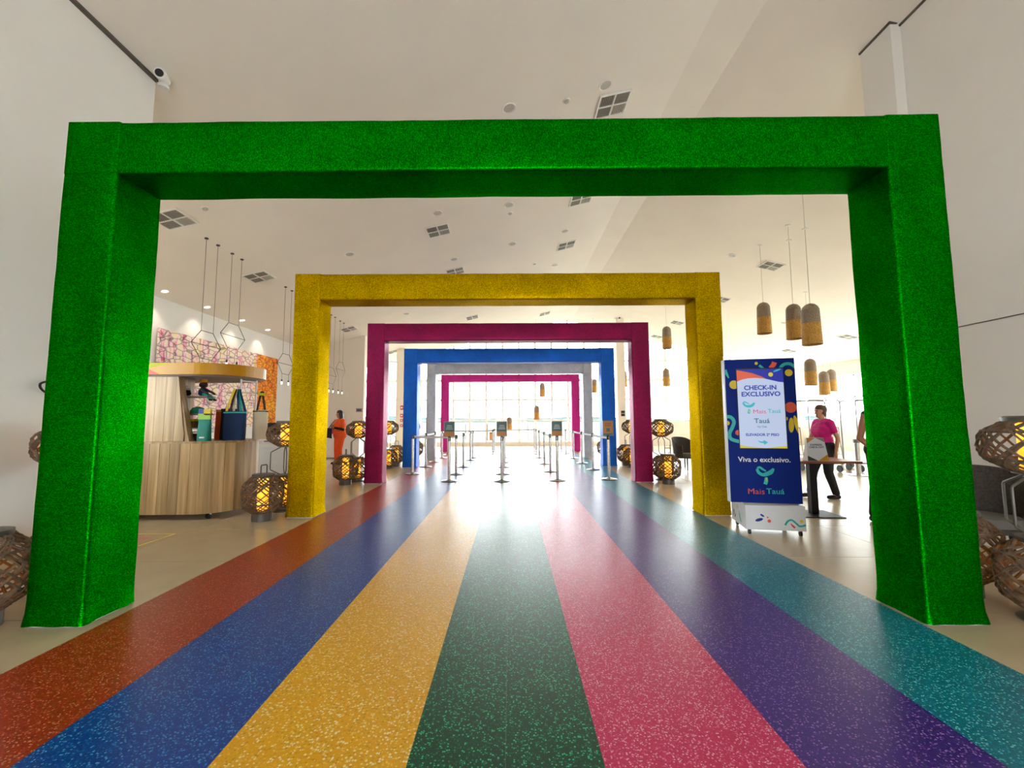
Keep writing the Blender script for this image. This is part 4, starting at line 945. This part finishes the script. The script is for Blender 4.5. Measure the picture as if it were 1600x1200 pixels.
# small goods on the shelves
dl = thing('rag_doll', 'rag doll with yellow hat and blue clothes on the top shelf', 'doll', (SX + 1.78, SYY + 0.28, 1.693))
MB().lathe([(0.02, 0), (0.06, 0.02), (0.055, 0.08), (0.03, 0.12)], 14).build('body', 'navy', dl, True); MB().lathe([(0.01, 0.11), (0.05, 0.14), (0.055, 0.17), (0.03, 0.21)], 14).build('head', 'brown', dl, True)
MB().lathe([(0.085, 0.195), (0.08, 0.203), (0.05, 0.21), (0.045, 0.24), (0.01, 0.25)], 16).build('hat', 'roofyellow', dl, True)
for s in (-1, 1):
    lg = MB().tube([(0.02, s * 0.03, 0.03), (0.09, s * 0.04, 0.0), (0.13, s * 0.045, -0.05)], [0.024, 0.02, 0.018], 8).build('leg', 'teal', dl, True); MB().tube([(0.13, s * 0.045, -0.05), (0.165, s * 0.045, -0.06)], [0.02, 0.014], 8).build('shoe', 'brown', lg, True)
    MB().tube([(0.0, s * 0.05, 0.1), (0.07, s * 0.075, 0.06), (0.12, s * 0.075, 0.03)], [0.018, 0.016, 0.014], 8).build('arm', 'brown', dl, True)
pt = thing('plush_toy', 'small black and white plush toy beside the doll', 'toy', (SX + 1.62, SYY + 0.2, 1.693))
MB().lathe([(0.02, 0), (0.045, 0.03), (0.03, 0.08)], 12).build('body', 'black_cloth', pt, True); MB().lathe([(0.01, 0.07), (0.035, 0.1), (0.03, 0.13), (0.005, 0.15)], 12).build('head', 'white', pt, True)
cp = thing('baseball_cap', 'green baseball cap on the middle shelf of the stall', 'cap', (SX + 1.72, SYY + 0.28, 1.438))
MB().lathe([(0.09, 0), (0.092, 0.04), (0.07, 0.085), (0.02, 0.105)], 20).build('crown', 'greenteal', cp, True); MB().prism(circ(0.13, 0, 0.07, 0.075, 20), 0.0, 0.012).build('brim', 'greenteal', cp)
for i, (x, y, z, w, d, h_, mt, lb) in enumerate(((1.68, 0.24, 1.238, 0.14, 0.12, 0.13, 'box', 'brown gift box with lime ribbon on the lower stall shelf'), (1.84, 0.3, 1.238, 0.07, 0.09, 0.1, 'brown', 'dark small gift box on the lower stall shelf'), (1.74, 0.26, 1.058, 0.2, 0.14, 0.1, 'box', 'brown gift box on the stall counter under the shelves'))):
    g_ = thing('gift_box', lb, 'box', (SX + x, SYY + y, z), 0, 'gift boxes on the stall'); MB().box(-w / 2, -d / 2, 0, w / 2, d / 2, h_ * 0.75).build('box_body', mt, g_); MB().box(-w / 2 - 0.003, -d / 2 - 0.003, h_ * 0.75, w / 2 + 0.003, d / 2 + 0.003, h_).build('lid', 'lime' if i == 0 else 'brown', g_)

# reception desk with monitor
D = thing('reception_desk', 'white reception desk behind the souvenir stall', 'desk', (-6.6, 9.0, 0))
MB().box(0, 0.03, 0.06, 2.0, 0.6, 0.86).build('body', 'white', D); MB().box(-0.02, 0, 0.86, 2.02, 0.64, 0.9).build('top', 'kwhite', D); MB().box(0.03, 0.06, 0, 1.97, 0.56, 0.06).build('toe_kick', 'steel', D)
for k in range(3): MB().box(0.04 + k * 0.65, 0.012, 0.12, 0.64 + k * 0.65, 0.03, 0.8).build('front_panel', 'kwhite', D)
mo = thing('desk_monitor', 'black monitor standing on the white reception desk', 'monitor', (-5.2, 9.3, 0.9), 0.35)
MB().box(-0.1, -0.08, 0, 0.1, 0.08, 0.012).build('foot', 'black', mo); MB().box(-0.02, 0.0, 0.012, 0.02, 0.03, 0.2).build('stem', 'black', mo); MB().box(-0.2, -0.015, 0.14, 0.2, 0.015, 0.4).build('screen', 'black', mo)

# ---------------------------------------------------------------- table with express check-out sign
TB = thing('pedestal_table', 'wooden pedestal table with black base beside the kiosk', 'table', (4.22, 6.05, 0), -0.1)
MB().prism(stadium(-0.62, 0.5, -0.3, 0.36, 0.03, 3), 0.725, 0.755).build('tabletop', 'tabletop', TB); MB().box(-0.045, -0.045, 0.012, 0.045, 0.045, 0.725).build('column', 'blackmetal', TB)
MB().box(-0.27, -0.24, 0, 0.27, 0.24, 0.012).build('base_plate', 'blackmetal', TB); MB().box(-0.2, -0.2, 0.71, 0.2, 0.2, 0.725).build('top_bracket', 'blackmetal', TB)
ts = thing('counter_sign', 'white and orange tent sign standing on the wooden table', 'sign', (4.16, 5.86, 0.756), -0.1)
MB().add([(-0.135, -0.06, 0), (0.135, -0.06, 0), (0.135, 0.06, 0), (-0.135, 0.06, 0), (-0.11, -0.012, 0.31), (0.11, -0.012, 0.31), (0.11, 0.012, 0.31), (-0.11, 0.012, 0.31)], [(0, 3, 2, 1), (4, 5, 6, 7), (0, 1, 5, 4), (1, 2, 6, 5), (2, 3, 7, 6), (3, 0, 4, 7)]).build('card', 'kwhite', ts)
tilt = math.atan2(0.048, 0.31)
fc = bpy.data.objects.new('printed_face', MB().prism([(-0.135, 0), (0.135, 0), (0.11, 0.313), (-0.11, 0.313)], 0, 0.001, XZ(-0.0005)).mesh('printed_face', 'kwhite')); COL.objects.link(fc); fc.parent = ts; fc.location = (0, -0.06, 0); fc.rotation_euler = (-tilt, 0, 0)
for poly, mt in (([(-0.11, 0.312), (0.0, 0.312), (-0.117, 0.235)], 'signorange'), ([(0.11, 0.312), (0.0, 0.312), (0.117, 0.25)], 'greyunder'), ([(0.134, 0.002), (0.0, 0.002), (0.127, 0.09)], 'roofyellow'), ([(-0.134, 0.002), (0.0, 0.002), (-0.127, 0.07)], 'dark_print')):
    decal(poly, mt, fc, -0.0016, 0.0008)
text('EXPRESS', 0.034, 'dark_print', fc, (0, -0.003, 0.215), 0.0008, 0.15); text('CHECK-OUT', 0.034, 'dark_print', fc, (0, -0.003, 0.183), 0.0008, 0.19)

# ---------------------------------------------------------------- luggage carts
def wheel(m, x, y, r=0.06): m.tube([(x - 0.014, y, r), (x + 0.014, y, r)], r, 14)
def birdcage(x, y, rz, lb):
    t = thing('birdcage_cart', lb, 'luggage cart', (x, y, 0), rz, 'tall luggage carts')
    MB().prism(stadium(-0.42, 0.42, -0.28, 0.28, 0.06, 4), 0.2, 0.24).build('platform', 'steel', t)
    for yy_ in (-0.25, 0.25):
        MB().tube(smooth_path([(-0.4, yy_, 0.24), (-0.4, yy_, 1.0), (-0.4, yy_, 1.7), (-0.36, yy_, 1.77), (-0.3, yy_, 1.79), (0.3, yy_, 1.79), (0.36, yy_, 1.77), (0.4, yy_, 1.7), (0.4, yy_, 1.0), (0.4, yy_, 0.24)], 4), 0.014, 8).build('hoop', 'steel', t, True)
    MB().tube([(0, -0.25, 1.79), (0, 0.25, 1.79)], 0.014, 8).build('hanging_rail', 'steel', t)
    for sx in (-0.33, 0.33):
        for sy in (-0.2, 0.2): m = MB(); wheel(m, sx, sy, 0.09); m.build('wheel', 'black', t, True)
def trolley(x, y, rz, lb):
    t = thing('luggage_trolley', lb, 'luggage cart', (x, y, 0), rz, 'nested luggage trolleys')
    MB().tube(smooth_path([(-0.3, 0, 0.16), (-0.3, 0.06, 0.6), (-0.3, 0.1, 1.02), (-0.25, 0.11, 1.07), (0.25, 0.11, 1.07), (0.3, 0.1, 1.02), (0.3, 0.06, 0.6), (0.3, 0, 0.16)], 4), 0.014, 8).build('handle_frame', 'steel', t, True)
    for x_ in (-0.2, -0.1, 0.1, 0.2): MB().tube([(x_, 0.1, 1.06), (x_, 0.02, 0.3)], 0.009, 6).build('back_bar', 'steel', t)
    MB().tube([(-0.3, 0.02, 0.3), (0.3, 0.02, 0.3)], 0.01, 6).tube([(-0.3, 0.06, 0.66), (0.3, 0.06, 0.66)], 0.01, 6).build('cross_bar', 'steel', t)
    MB().box(-0.28, -0.75, 0.15, 0.28, 0.0, 0.175).build('tray', 'steel', t)
    for sx, sy in ((-0.26, 0.0), (0.26, 0.0), (0, -0.68)): m = MB(); wheel(m, sx, sy, 0.07); m.build('wheel', 'black', t, True)
birdcage(7.85, 10.9, 0.0, 'tall chrome luggage cart behind the woman in magenta'); birdcage(9.05, 10.9, 0.0, 'tall chrome luggage cart next to the right green post')
trolley(8.1, 12.3, 0.0, 'steel luggage trolley, left of the nested pair'); trolley(9.3, 12.4, 0.0, 'steel luggage trolley, right of the nested pair'); trolley(6.9, 12.2, 0.1, 'steel luggage trolley hidden behind the magenta-shirted woman')
cpst = thing('chrome_post', 'thick chrome post on a wide round base by the carts', 'post', (8.2, 10.15, 0))
MB().lathe([(0.27, 0), (0.27, 0.015), (0.1, 0.035)], 32).build('base', 'chrome', cpst, True); MB().lathe([(0.055, 0.03), (0.055, 0.76)], 20).build('pole', 'chrome', cpst, True); MB().lathe([(0.075, 0.76), (0.075, 0.84)], 20).build('cap', 'steel', cpst, True)

# ---------------------------------------------------------------- wicker armchairs
def armchair(x, y, rz, lb):
    t = thing('wicker_armchair', lb, 'armchair', (x, y, 0), rz, 'dark wicker tub armchairs')
    m = MB(); n = 20; vs = []; fs = []
    for i in range(n + 1):
        a = math.radians(-25 + 230 * i / n); ht = 0.66 + 0.17 * math.sin(max(0, math.sin(a)) * PI / 2) - 0.03 * (1 - math.sin(max(0, a)))
        c, s = math.cos(a), math.sin(a)
        for r, z in ((0.30, 0.30), (0.34, ht), (0.375, ht - 0.01), (0.335, 0.30)): vs.append((r * c, r * s * 0.95, z))
    for i in range(n):
        for k in range(4): fs.append((i * 4 + k, i * 4 + (k + 1) % 4, i * 4 + 4 + (k + 1) % 4, i * 4 + 4 + k))
    fs += [(0, 1, 2, 3), (n * 4 + 3, n * 4 + 2, n * 4 + 1, n * 4)]
    sh = m.add(vs, fs).build('shell', 'wicker', t, True)
    pts = [((0.36) * math.cos(math.radians(-25 + 230 * i / n)), 0.345 * math.sin(math.radians(-25 + 230 * i / n)), 0.665 + 0.17 * math.sin(max(0, math.sin(math.radians(-25 + 230 * i / n))) * PI / 2) - 0.03 * (1 - math.sin(max(0, math.radians(-25 + 230 * i / n))))) for i in range(n + 1)]
    MB().tube(pts, 0.02, 8).build('rim', 'wicker', sh, True)
    MB().prism(circ(0, -0.02, 0.32, 0.31, 24), 0.30, 0.34).build('seat', 'wicker', t); MB().prism(circ(0, -0.03, 0.27, 0.26, 24), 0.34, 0.42).build('cushion', 'cushion', t)
    for lx, ly in ((-0.25, -0.22), (0.25, -0.22), (-0.22, 0.24), (0.22, 0.24)): MB().tube([(lx, ly, 0.32), (lx * 1.12, ly * 1.12, 0)], [0.02, 0.014], 8).build('leg', 'blackmetal', t, True)
armchair(4.75, 11.6, 0.5, 'dark wicker armchair right of the magenta arch'); armchair(4.42, 4.1, -0.7, 'dark wicker armchair behind the lanterns at the right edge')

# ---------------------------------------------------------------- people
def cap_(m, p0, p1, r0, r1=None, n=12):
    r1 = r0 if r1 is None else r1; p0, p1 = Vector(p0), Vector(p1)
    d = p1 - p0
    if d.length < 1e-5: d = Vector((0, 0, 1e-4)); p1 = p0 + d
    t = d.normalized(); pts = []; rs = []
    for k in range(4): a = PI / 2 * (1 - k / 4) ; pts.append(p0 - t * r0 * math.sin(a)); rs.append(max(0.0008, r0 * math.cos(a)))
    pts += [p0, p1]; rs += [r0, r1]
    for k in range(1, 5): a = PI / 2 * k / 4; pts.append(p1 + t * r1 * math.sin(a)); rs.append(max(0.0008, r1 * math.cos(a)))
    m.tube(pts, rs, n)
def remesh(m, name, mat, parent, voxel, smooth=5):
    me = m.mesh(name, None); o = bpy.data.objects.new(name, me); COL.objects.link(o)
    md = o.modifiers.new('r', 'REMESH'); md.mode = 'VOXEL'; md.voxel_size = voxel
    ms = o.modifiers.new('s', 'SMOOTH'); ms.factor = 0.5; ms.iterations = smooth
    dg = bpy.context.evaluated_depsgraph_get(); nm = bpy.data.meshes.new_from_object(o.evaluated_get(dg))
    bpy.data.objects.remove(o); bpy.data.meshes.remove(me)
    nm.name = name; nm.materials.clear(); nm.materials.append(M[mat]); nm.polygons.foreach_set('use_smooth', [True] * len(nm.polygons))
    return obj(name, nm, parent)
def person(label, loc, rz, H, fat, legs, arms, look, skin, hair, hair_long, top_mat, bottom_mat, sleeve, extra=None, forearm=None):
    """faces +X; legs/arms = {side: joint list}; look = head yaw"""
    k = H / 1.70; P_ = thing('person', label, 'person', loc, rz); P_.scale = (k, k, k)
    hd = Vector((0.03, 0, 1.575)); Rz = Matrix.Rotation(look, 3, 'Z')
    hp = lambda x, y, z: hd + Rz @ Vector((x, y, z))
    tor = [((0, -0.075, 0.93), (0, 0.075, 0.93), 0.115 * fat), ((0, -0.05, 1.06), (0, 0.05, 1.06), 0.105 * fat), ((0.01, -0.075, 1.24), (0.01, 0.075, 1.24), 0.11 * fat), ((0.05 * fat, -0.07, 1.21), (0.05 * fat, 0.07, 1.21), 0.085 * fat), ((-0.01, -0.145, 1.385), (-0.01, 0.145, 1.385), 0.058)]
    sh = {s: Vector((-0.01, s * 0.175, 1.375)) for s in (-1, 1)}; hip = {s: Vector((0, s * 0.09, 0.9)) for s in (-1, 1)}
    b = MB()
    for a, c, r in tor: cap_(b, a, c, r)
    cap_(b, (0, -0.03, 0.95), (0.0, -0.03, 1.3), 0.09 * fat); cap_(b, (0, 0.03, 0.95), (0, 0.03, 1.3), 0.09 * fat)
    cap_(b, (-0.01, 0, 1.38), hp(-0.01, 0, -0.06), 0.055, 0.05)
    cap_(b, hp(-0.015, 0, 0.03), hp(0.005, 0, 0.035), 0.085, 0.082); cap_(b, hp(0.02, 0, -0.02), hp(0.04, 0, -0.07), 0.064, 0.04); cap_(b, hp(0.085, 0, 0.005), hp(0.103, 0, -0.025), 0.009, 0.014)
    for s in (-1, 1):
        cap_(b, hp(-0.01, s * 0.078, 0.02), hp(-0.01, s * 0.08, -0.02), 0.013, 0.01)
        el, wr, pd_ = arms[s]; el, wr, pd_ = Vector(el), Vector(wr), Vector(pd_).normalized()
        cap_(b, sh[s], el, 0.05 * (0.6 + 0.4 * fat), 0.038); cap_(b, el, wr, 0.038, 0.026)
        cap_(b, wr, wr + pd_ * 0.07, 0.024, 0.03)
        side = pd_.cross(Vector((1, 0, 0.2))); side.normalize(); nrm = pd_.cross(side).normalized()
        for q, ln in ((-0.024, 0.055), (-0.008, 0.068), (0.008, 0.064), (0.024, 0.05)):
            r0 = wr + pd_ * 0.085 + side * q; mid = r0 + pd_ * ln * 0.6 + nrm * 0.004; cap_(b, r0, mid, 0.0095, 0.009, 8); cap_(b, mid, mid + pd_ * ln * 0.4 + nrm * 0.022, 0.009, 0.008, 8)
        th = wr + pd_ * 0.03 + side * 0.025; cap_(b, th, th + pd_ * 0.035 + side * 0.028, 0.012, 0.010, 8); cap_(b, th + pd_ * 0.035 + side * 0.028, th + pd_ * 0.062 + side * 0.03, 0.010, 0.008, 8)
        kn, an, toe = (Vector(v) for v in legs[s])
        cap_(b, hip[s], kn, 0.085 * fat, 0.055); cap_(b, kn, an, 0.054, 0.036); cap_(b, an + Vector((0, 0, -0.03)), toe, 0.036, 0.028)
    body = remesh(b, 'body', skin, P_, 0.0085, 4)
    for s in (-1, 1): e = MB(); cap_(e, hp(0.078, s * 0.03, 0.02), hp(0.08, s * 0.03, 0.02), 0.009, 0.009, 8); e.build('eye', 'eye', body, True)
    e = MB(); cap_(e, hp(0.078, -0.016, -0.05), hp(0.078, 0.016, -0.05), 0.006, 0.006, 8); e.build('mouth', 'lip', body, True)
    h_ = MB(); cap_(h_, hp(-0.03, 0, 0.05), hp(-0.002, 0, 0.062), 0.09, 0.086)
    for s in (-1, 1): cap_(h_, hp(-0.03, s * 0.05, 0.03), hp(-0.02, s * 0.062, -0.01), 0.05, 0.035)
    cap_(h_, hp(-0.06, 0, 0.02), hp(-0.065, 0, -0.05), 0.06, 0.045)
    if hair_long:
        for s in (-1, 0, 1): cap_(h_, hp(-0.055, s * 0.05, 0.0), hp(-0.085, s * 0.075, -0.28), 0.068, 0.05)
    remesh(h_, 'hair', hair, P_, 0.009, 3)
    t = MB(); g_ = 0.014
    for a, c, r in tor[:1 if False else 5]: cap_(t, a, c, r + g_)
    cap_(t, (0, -0.03, 0.95), (0, -0.03, 1.3), 0.09 * fat + g_); cap_(t, (0, 0.03, 0.95), (0, 0.03, 1.3), 0.09 * fat + g_)
    if sleeve > 0:
        for s in (-1, 1): e2 = sh[s].lerp(Vector(arms[s][0]), sleeve); cap_(t, sh[s], e2, 0.05 * (0.6 + 0.4 * fat) + 0.016, 0.056)
    remesh(t, 'top', top_mat, P_, 0.012, 4)
    u = MB(); cap_(u, (0, -0.075, 0.93), (0, 0.075, 0.93), 0.115 * fat + 0.018)
    for s in (-1, 1):
        kn, an, toe = (Vector(v) for v in legs[s]); cap_(u, hip[s], kn, 0.085 * fat + 0.018, 0.075); cap_(u, kn, an.lerp(kn, 0.06), 0.075, 0.062)
    remesh(u, 'trousers', bottom_mat, P_, 0.012, 4)
    for s in (-1, 1):
        kn, an, toe = (Vector(v) for v in legs[s]); f_ = MB(); cap_(f_, an + Vector((-0.03, 0, -0.045)), toe, 0.042, 0.036); remesh(f_, 'shoe', 'black_cloth', P_, 0.008, 3)
        if forearm: f2 = MB(); cap_(f2, Vector(arms[s][0]), Vector(arms[s][0]).lerp(Vector(arms[s][1]), 0.85), 0.046, 0.034); f2.build('arm_sleeve', forearm, P_, True)
    return P_
def foot_(x, s, z=0.0): return [(x + 0.0, s * 0.1, 0.085 + z), (x + 0.14, s * 0.11, 0.036 + z)]
# woman in magenta walking left
person('short-haired person in magenta shirt and black trousers walking left', (5.3, 7.25, 0.0), PI, 1.55, 1.08,
       {1: [(0.02, 0.1, 0.48), (-0.1, 0.1, 0.085), (0.05, 0.11, 0.036)], -1: [(0.16, -0.09, 0.49), (0.24, -0.1, 0.1), (0.39, -0.1, 0.04)]},
       {1: [(-0.08, 0.25, 1.1), (-0.03, 0.25, 0.86), (0.05, -0.02, -1)], -1: [(0.06, -0.24, 1.11), (0.14, -0.24, 0.88), (0.2, 0.02, -1)]},
       0.0, 'skin_fair', 'hair_brown', False, 'pink_cloth', 'black_cloth', 0.55)
# woman in orange with arms folded round a bag strap
po = person('long-haired person in an orange outfit standing with folded arms', (-5.32, 13.4, 0), PI + 0.75, 1.66, 1.42,
       {1: [(0.03, 0.11, 0.48), (0.0, 0.1, 0.085), (0.14, 0.12, 0.036)], -1: [(0.06, -0.1, 0.49), (0.05, -0.09, 0.085), (0.19, -0.1, 0.036)]},
       {1: [(0.02, 0.30, 1.1), (0.24, 0.10, 1.16), (0.3, -1, 0.2)], -1: [(0.06, -0.29, 1.12), (0.25, -0.08, 1.2), (0.3, 1, 0.25)]},
       -0.5, 'skin_tan', 'hair_dark', True, 'orange_cloth', 'orange_cloth', 0.75, None, 'black_cloth')
hb_ = thing('shoulder_bag', 'black shoulder bag carried by the person in orange', 'bag', (-5.56, 13.12, 0.86), 0.4)
MB().add([(-0.16, -0.05, 0), (0.1, -0.05, -0.06), (0.1, 0.05, -0.06), (-0.16, 0.05, 0), (-0.06, -0.03, 0.26), (0.1, -0.03, 0.26), (0.1, 0.03, 0.26), (-0.06, 0.03, 0.26)], [(0, 3, 2, 1), (4, 5, 6, 7), (0, 1, 5, 4), (1, 2, 6, 5), (2, 3, 7, 6), (3, 0, 4, 7)]).build('bag_body', 'black_cloth', hb_)
MB().tube([(0.0, 0, 0.25), (0.1, 0.03, 0.4), (0.2, 0.07, 0.52)], 0.012, 6).build('strap', 'black_cloth', hb_)
# person mostly hidden by the green post
person('bare-armed person in black standing half hidden behind the right green post', (4.84, 5.6, 0), -PI / 2, 1.68, 0.95,
       {1: [(0.02, 0.1, 0.48), (0.0, 0.1, 0.085), (0.14, 0.12, 0.036)], -1: [(0.03, -0.12, 0.49), (0.02, -0.17, 0.085), (0.15, -0.2, 0.036)]},
       {1: [(0.0, 0.25, 1.1), (0.06, 0.24, 0.86), (0.05, -0.02, -1)], -1: [(-0.03, -0.25, 1.08), (0.06, -0.14, 0.92), (0.3, 1, -0.2)]},
       0.0, 'skin_tan', 'hair_dark', True, 'black_cloth', 'black_cloth', 0.0)
# counter with a red top by the left end wall
bn = thing('info_counter', 'white counter with a red top band by the far left wall', 'counter', (-7.5, 15.3, 0))
MB().box(0, 0.03, 0.05, 2.1, 0.5, 0.88).build('body', 'white', bn); MB().box(0.03, 0.06, 0, 2.07, 0.47, 0.05).build('toe_kick', 'steel', bn)
MB().box(-0.03, 0, 0.88, 2.13, 0.53, 1.06).build('top_band', 'red', bn); MB().box(-0.03, 0, 1.06, 2.13, 0.53, 1.08).build('worktop', 'white', bn)
